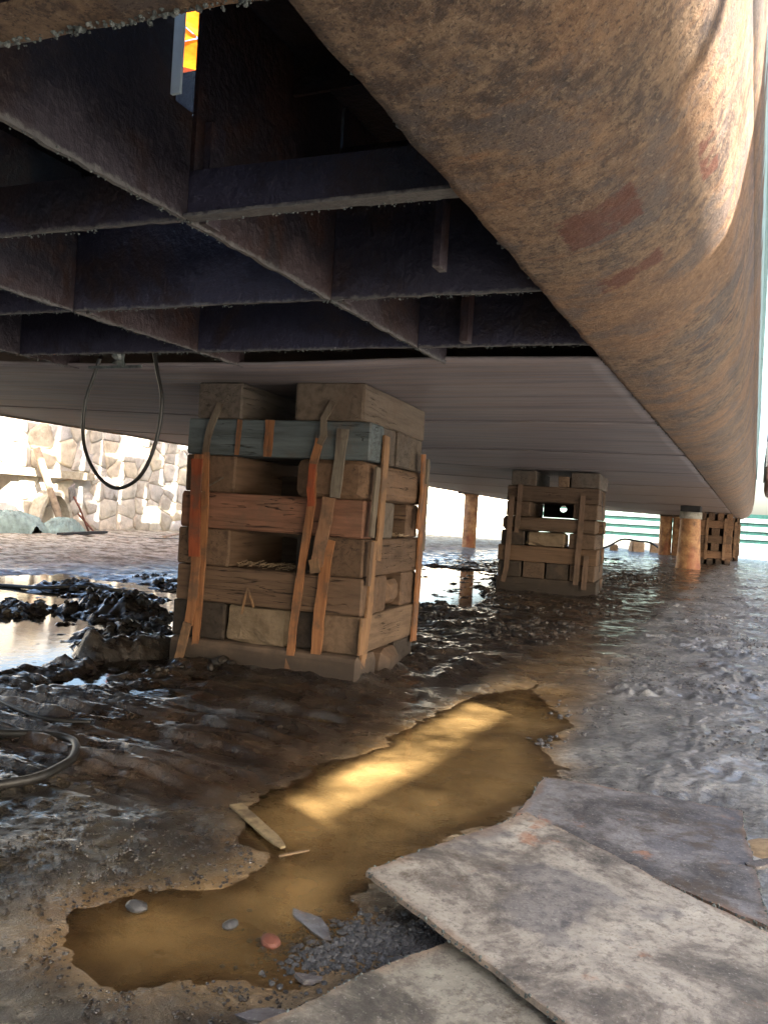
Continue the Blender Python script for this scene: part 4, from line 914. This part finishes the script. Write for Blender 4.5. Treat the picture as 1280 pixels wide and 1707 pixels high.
# round concrete pipe stub leaning out of the wall foot
def clip(poly, px, py, nx_, ny_):
    out = []
    for i in range(len(poly)):
        a = poly[i]; b = poly[(i + 1) % len(poly)]; da = (a[0] - px) * nx_ + (a[1] - py) * ny_; db = (b[0] - px) * nx_ + (b[1] - py) * ny_
        if da <= 0: out.append(a)
        if da * db < 0: t = da / (da - db); out.append((a[0] + (b[0] - a[0]) * t, a[1] + (b[1] - a[1]) * t))
    return out
def stones(y0, y1, z0, z1, cs, seed, gap=.004):
    rnd = random.Random(seed); pts = []
    ny_, nz_ = int((y1 - y0) / cs), max(1, int((z1 - z0) / (cs * .8)))
    for i in range(-1, ny_ + 1):
        for j in range(-1, nz_ + 1):
            pts.append((y0 + (i + .5 + rnd.uniform(-.42, .42)) * (y1 - y0) / ny_, z0 + (j + .5 + rnd.uniform(-.42, .42)) * (z1 - z0) / nz_))
    res = []
    for a in pts:
        if not (y0 < a[0] < y1 and z0 < a[1] < z1): continue
        poly = [(a[0] - cs, a[1] - cs), (a[0] + cs, a[1] - cs), (a[0] + cs, a[1] + cs), (a[0] - cs, a[1] + cs)]
        for b in pts:
            if b is a or abs(b[0] - a[0]) > 2.4 * cs or abs(b[1] - a[1]) > 2.4 * cs: continue
            mx, my = (a[0] + b[0]) / 2, (a[1] + b[1]) / 2; d = math.hypot(b[0] - a[0], b[1] - a[1]); ex, ey = (b[0] - a[0]) / d, (b[1] - a[1]) / d
            poly = clip(poly, mx - ex * gap, my - ey * gap, ex, ey)
            if len(poly) < 3: break
        if len(poly) < 3: continue
        poly = clip(poly, 0, z0, 0, -1); poly = clip(poly, 0, z1, 0, 1) if len(poly) > 2 else poly
        if len(poly) > 2: res.append((a, poly))
    return res
def stone_vf(a, poly, rnd, off=0):
    n = len(poly); cy = sum(p[0] for p in poly) / n; cz = sum(p[1] for p in poly) / n; V = []; Fc = []
    # subdivide the outline so the stone edge is not straight
    P = []
    for i in range(n):
        p, q = poly[i], poly[(i + 1) % n]; P.append((p[0] * .97 + cy * .03, p[1] * .97 + cz * .03))
        P.append(((p[0] + q[0]) / 2 + rnd.uniform(-.012, .012), (p[1] + q[1]) / 2 + rnd.uniform(-.012, .012)))
    n = len(P); d = rnd.uniform(.03, .06)
    for s, x in ((1, -.02), (1, d * .4), (.86, d * .85), (.5, d * 1.05)):
        for p in P: V.append((x + rnd.uniform(-.01, .012) * (x > 0), cy + (p[0] - cy) * s, cz + (p[1] - cz) * s))
    V.append((d * 1.05 + rnd.uniform(-.01, .02), cy, cz))
    for r_ in range(3):
        for i in range(n): Fc.append((r_ * n + i, r_ * n + (i + 1) % n, (r_ + 1) * n + (i + 1) % n, (r_ + 1) * n + i))
    for i in range(n): Fc.append((3 * n + i, 3 * n + (i + 1) % n, 4 * n))
    return V, [tuple(q + off for q in f) for f in Fc]
rw = random.Random(5)
cnt = 0; VS = []; FS = []
for (a, b, c, d) in ((9.5, nic[0] - .08, 0, 1.18), (nic[0] - .08, nic[1] + .08, 0, nic[2]), (nic[1] + .08, 15.2, 0, 1.18), (9.5, 15.2, 1.37, HB), (15.2, 26, 0, HB)):
    for (ctr, poly) in stones(a, b, c, d, .52, int(a * 7 + c * 3)):
        V, Fc = stone_vf(ctr, poly, rw); cy, cz = ctr
        col = rw.choice([(.55, .51, .44), (.48, .45, .41), (.58, .53, .46), (.50, .48, .46), (.56, .49, .38), (.45, .41, .35)])
        o = mesh_obj('stone', [(v[0], v[1] - cy, v[2] - cz) for v in V], Fc, M['stone'], wall, False, (0, cy - 25, cz)); o.color = (*col, 1); cnt += 1
        o.data.shade_smooth()
for (ctr, poly) in stones(26, 58, 0, HB, .6, 77) + stones(3, 9.5, 0, HB, .6, 78):
    v, f = stone_vf(ctr, poly, rw, len(VS)); VS += [(q[0], q[1] - 25, q[2]) for q in v]; FS += f
o = mesh_obj('masonry', VS, FS, M['stone'], wall, True); o['kind'] = 'stuff'; o.color = (.54, .5, .43, 1)

# curved concrete pipe segment standing at the wall foot
pr_ = []
V = []; Fc = []; n = 22
for i in range(n + 1):
    t = R(4 + 172 * i / n)
    for rr_, xx in ((.80, 0), (.92, 0), (.92, .35), (.80, .35)): V.append((xx, rr_ * math.cos(t) * .55, rr_ * math.sin(t)))
for i in range(n):
    a = i * 4
    for q in range(4): Fc.append((a + q, a + (q + 1) % 4, a + 4 + (q + 1) % 4, a + 4 + q))
Fc += [(3, 2, 1, 0), (n * 4, n * 4 + 1, n * 4 + 2, n * 4 + 3)]
o = mesh_obj('pipe_ring', V, Fc, M['conc'], loc=(WX + .12, 13.85, .0)); o.color = (.46, .42, .34, 1); tag(o, 'half ring of pale concrete standing against the stone wall', 'concrete ring')

def leaning(name, p0, p1, r, mat, label, cat, n=8):
    o = tube(name, [Vector(p0).lerp(Vector(p1), t / 6) + Vector((0, 0, 0)) for t in range(7)], [r * random.uniform(.92, 1.1) for _ in range(7)], mat, n=n, jit=.06); tag(o, label, cat); return o
leaning('wood_post', (-13.75, 13.95, .03), (-13.95, 13.25, 1.78), .075, M['wood'], 'weathered wooden post leaning on the stone wall by the niche', 'post')
sh = empty('shovel', (-13.55, 14.4, 0), label='shovel stood blade up against the stone wall beside the post', cat='shovel')
tube('handle', [(0, .1, .02), (-.12, -.1, .55), (-.2, -.22, .80)], .022, M['redstone'], sh)
V, Fc = boxvf(-.02, .02, -.13, .13, -.20, .20); o = mesh_obj('blade', V, Fc, M['gsteel'], sh, loc=(-.23, -.24, .88), rot=(.6, .2, .3))
bm = bmesh.new(); bm.from_mesh(o.data); bmesh.ops.bevel(bm, geom=bm.edges[:], offset=.018, segments=2, affect='EDGES'); bm.to_mesh(o.data); bm.free()
leaning('iron_rod', (-13.5, 14.62, .02), (-13.9, 14.5, .42), .022, M['redstone'], 'short rusty rod leaning on the wall right of the shovel', 'rod', 6)
# tarp heap and sack
def heap(name, cx, cy, rx, ry, h, mat, seed, label, cat):
    n = 84; V = []; Fc = []
    for j in range(n + 1):
        for i in range(n + 1):
            u = i / n * 2 - 1; v = j / n * 2 - 1; rr_ = math.hypot(u, v)
            e = float(fbm(np.array(u * 2.2), np.array(v * 2.2), 4, seed)); f = 1 - abs(float(fbm(np.array(u * 3.5), np.array(v * 3.5), 4, seed + 9))) * 4
            k = max(0, 1 - rr_ ** 2.2 * (1 + e)); z = h * (k ** .5) * (1 + .6 * e) + .22 * f * min(1, k * 3) * h
            V.append((u * rx, v * ry, max(-.03, z if k > 0 else -.03)))
    for j in range(n):
        for i in range(n): a = j * (n + 1) + i; Fc.append((a, a + 1, a + n + 2, a + n + 1))
    o = mesh_obj(name, V, Fc, mat, loc=(cx, cy, .0)); tag(o, label, cat); return o
heap('tarp', -13.5, 12.15, .5, .95, .40, M['tarp'], 3, 'crumpled pale green tarpaulin heap in front of the niche', 'tarp')
heap('tarp_bundle', -13.2, 13.35, .3, .50, .30, M['tarp'], 14, 'smaller green tarp bundle right of the large heap', 'tarp')
heap('sack', -14.0, 12.25, .35, .7, .62, M['sack'], 24, 'white sack lying behind the green tarp heap', 'sack')
V, Fc = boxvf(-.07, .07, -1.1, 1.1, 0, .05); o = mesh_obj('plank', V, Fc, M['dark'], loc=(-12.8, 13.55, .03), rot=(.0, 0, .35)); tag(o, 'dark plank on the ground in front of the tarp bundle', 'plank')
V, Fc = boxvf(-.05, .05, -1.0, 1.0, 0, .04); o = mesh_obj('plank', V, Fc, M['wood'], loc=(-12.2, 15.7, .03), rot=(0, 0, .5)); tag(o, 'weathered plank lying alone on the pale ground before the wall', 'plank')
o = tube('wire', spline([(-12.6, 12.6, .03), (-11.5, 14.2, .03), (-10.2, 16.8, .04), (-9.6, 19, .03)]), .010, M['rubber'], n=5); tag(o, 'thin wire lying along the pale ground before the wall', 'wire')

# ---------------------------------------------------------------- slatted fence at the far end
fe = empty('slat_fence', (-4, 55, 0), label='green and white horizontal slat fence closing the far end of the yard', cat='fence')
nsl = 4
for i in range(nsl):
    z0 = .03 + i * .50
    for sgm in range(6):
        x0 = -13 + sgm * 4.2
        box('slat', x0 + .01 + 4, x0 + 4.19 + 4, -.06, 0, z0, z0 + .27, M['pale'], fe); 
        box('slat', x0 + .01 + 4, x0 + 4.19 + 4, .03, .05, z0 + .26, z0 + .52, M['green'], fe)
for sgm in range(7): box('post', -13 + sgm * 4.2 + 4 - .05, -13 + sgm * 4.2 + 4 + .05, .06, .16, -.1, 2.25, M['green'], fe)

# rubble and cables on the ground far under the hull
for x, y, s, lb in ((-3.75, 30.5, .42, 'pale square block left in the far rubble before the fence'), (-3.15, 30.9, .38, 'pale block right in the far rubble before the fence'), (-4.4, 29.8, .25, 'low pale block leftmost in the far rubble')):
    V, Fc = boxvf(-s / 2, s / 2, -s / 2, s / 2, -.03, s * .9); o = mesh_obj('rubble_block', V, Fc, M['conc'], loc=(x, y, 0), rot=(.05, .06, random.uniform(0, .6))); o.color = (.42, .31, .22, 1)
    bm = bmesh.new(); bm.from_mesh(o.data); bmesh.ops.bevel(bm, geom=bm.edges[:], offset=.04, segments=2, affect='EDGES')
    for v in bm.verts: v.co += Vector((random.gauss(0, .01), random.gauss(0, .01), random.gauss(0, .01)))
    bm.to_mesh(o.data); bm.free(); tag(o, lb, 'block')
o = tube('far_cable', spline([(-5.6, 27, .04), (-4.6, 28.5, .10), (-4.1, 29.4, .42), (-3.6, 29.6, .40), (-3.2, 29.9, .36), (-2.7, 29.4, .10), (-2.4, 29, .05)]), .035, M['rubber'], n=6)
tag(o, 'black cable looping over the far rubble blocks', 'cable')

# ---------------------------------------------------------------- neighbouring hull at the right edge
nb = empty('neighbour_hull', (.75, 22, 0), label='brown rounded hull end of a second vessel at the right edge', cat='ship hull')
V = []; Fc = []
prof = [(-.52, 5.6), (-.55, 3.2), (-.55, 2.25), (-.50, 2.08), (-.40, 2.0), (3.0, 2.0), (3.0, 5.6)]
for yy in (0, 7): 
    for x, z in prof: V.append((x, yy, z))
n = len(prof)
Fc = [tuple(range(n)), tuple(range(n, 2 * n))[::-1]] + [(i, n + i, n + (i + 1) % n, (i + 1) % n) for i in range(n)]
o = mesh_obj('hull_shell', V, Fc, M['hullbrown'], nb)
box('painted_band', -.585, -.553, -.02, 7, 2.5, 3.1, M['sack'], nb)

# ---------------------------------------------------------------- boarded scaffold on the right added out of frame to block sunlight, leaving a slot
shd = empty('sunshade', (3.0, 0, 0), label='boarded steel scaffold added out of view on the right to cut the sunlight', cat='sunshade')
def board(y0, y1, z0, z1, sk=0, x=0, sk1=0):
    v = [(x, y0, z0), (x + .03, y0, z0), (x + .03, y1, z0 + sk), (x, y1, z0 + sk), (x, y0, z1), (x + .03, y0, z1), (x + .03, y1, z1 + sk1), (x, y1, z1 + sk1)]
    mesh_obj('board', v, [(0, 3, 2, 1), (4, 5, 6, 7), (0, 1, 5, 4), (1, 2, 6, 5), (2, 3, 7, 6), (3, 0, 4, 7)], M['board'], shd)
def boards(y0, y1, z0, z1, w=.24):
    k = max(1, round((z1 - z0) / w))
    for i in range(k): board(y0, y1, z0 + (z1 - z0) * i / k - .003, z0 + (z1 - z0) * (i + 1) / k + .003, x=.004 * (i % 2))
boards(-6, -.17, 1.6, 3.783); boards(1.50, 24, 1.6, 3.783)
boards(-.167, 1.497, 1.6, 2.655); boards(-.167, 1.497, 2.825, 3.783)
board(-.167, .7, 2.50, 2.74, 0, .035, -.08)
boards(.83, 24, 3.786, 6.2)
for y in (-5.5, -3.4, -.24, 1.6, 4, 6, 9, 12, 15, 18, 21, 24):
    for x in (.10,): tube('standard', [(x, y, -.1), (x, y, 6.7 if y > .3 else 4.3)], .03, M['gsteel'], shd, 8)
for z in (1.8, 3.6): tube('ledger', [(.14, -6, z), (.14, 24, z)], .028, M['gsteel'], shd, 8)

# ---------------------------------------------------------------- orange canopy over the far side of the yard
can = empty('orange_canopy', (-10, 12, 9), label='torn orange cloth canopy on dark beams, glowing through the opening in the hull frames', cat='canopy')
rc_ = random.Random(11)
px = [-13.2, -12.2, -11.3, -10.3, -9.4, -8.4, -7.4]; py = [8.6, 9.8, 10.9, 12.0, 13.1, 14.3, 15.4, 16.5]
for i in range(len(px) - 1):
    for j in range(len(py) - 1):
        r_ = rc_.random()
        if r_ < .17: continue
        a, b, c, d = px[i] + .02, px[i + 1] - .02, py[j] + .02, py[j + 1] - .02
        if r_ < .5 and not (-11.4 < a < -8 and 10.8 < c < 14): 
            if rc_.random() < .5: b -= rc_.uniform(.15, .5)
            else: d -= rc_.uniform(.15, .6)
        V = []; n = 6
        for q in range(n + 1):
            for p in range(n + 1):
                V.append((a + (b - a) * p / n + 10, c + (d - c) * q / n - 12, -.10 * math.sin(math.pi * p / n) * math.sin(math.pi * q / n) + rc_.uniform(-.01, .01)))
        Fc = [(q * (n + 1) + p, q * (n + 1) + p + 1, (q + 1) * (n + 1) + p + 1, (q + 1) * (n + 1) + p) for q in range(n) for p in range(n)]
        mesh_obj('cloth_panel', V, Fc, M['canopy'], can, True)
for x in px: box('canopy_batten', x - .015 + 10, x + .015 + 10, 8.4 - 12, 16.6 - 12, .02, .05, M['beam'], can)
for y in py: box('canopy_batten', -13.3 + 10, -7.3 + 10, y - .015 - 12, y + .015 - 12, .055, .09, M['beam'], can)
o = tube('canopy_beam', [(-3.4, -3.0, -.28), (2.7, 3.6, -.28)], .17, M['beam'], can, 4, smooth=False)
o = tube('canopy_beam', [(-3.4, 3.0, -.4), (2.7, 2.2, -.4)], .15, M['beam'], can, 4, smooth=False)
for x, y, z in ((-14.7, 8.5, HB), (-14.7, 16.5, HB), (-7.45, 8.5, 4.65), (-7.45, 16.5, 4.65)): tube('canopy_post', [(x + 10, y - 12, z - 9), (x + 10 + (1.2 if x < -14 else 0), y - 12, .05)], .06, M['beam'], can, 8)
rq = random.Random(23)  # unseen torn panels added to throw broken shade on the stone wall
y = 9.4
while y < 17.5:
    wd = rq.uniform(.5, .95); z = 4.66
    for q in range(4):
        h = rq.uniform(.55, .72); ga, gb = rq.uniform(-.05, .16), rq.uniform(-.05, .28); gl = rq.uniform(0, .22) if rq.random() < .6 else 0
        if rq.random() > .10:
            V = [(2.7, y - 12 + ga * .5, z - 9), (2.7, y + wd - 12 - gb, z - 9), (2.7, y + wd - 12 + ga * .2, z + h - 9 - gl), (2.7, y - 12, z + h - 9)]
            V += [(p[0] + .01, p[1], p[2]) for p in V]
            mesh_obj('shade_panel', V, [(0, 3, 2, 1), (4, 5, 6, 7), (0, 1, 5, 4), (1, 2, 6, 5), (2, 3, 7, 6), (3, 0, 4, 7)], M['sack'], can)
        z += h
    y += wd + rq.choice([0, 0, .04, .10])
print('stones', cnt, 'objects', len(bpy.data.objects))
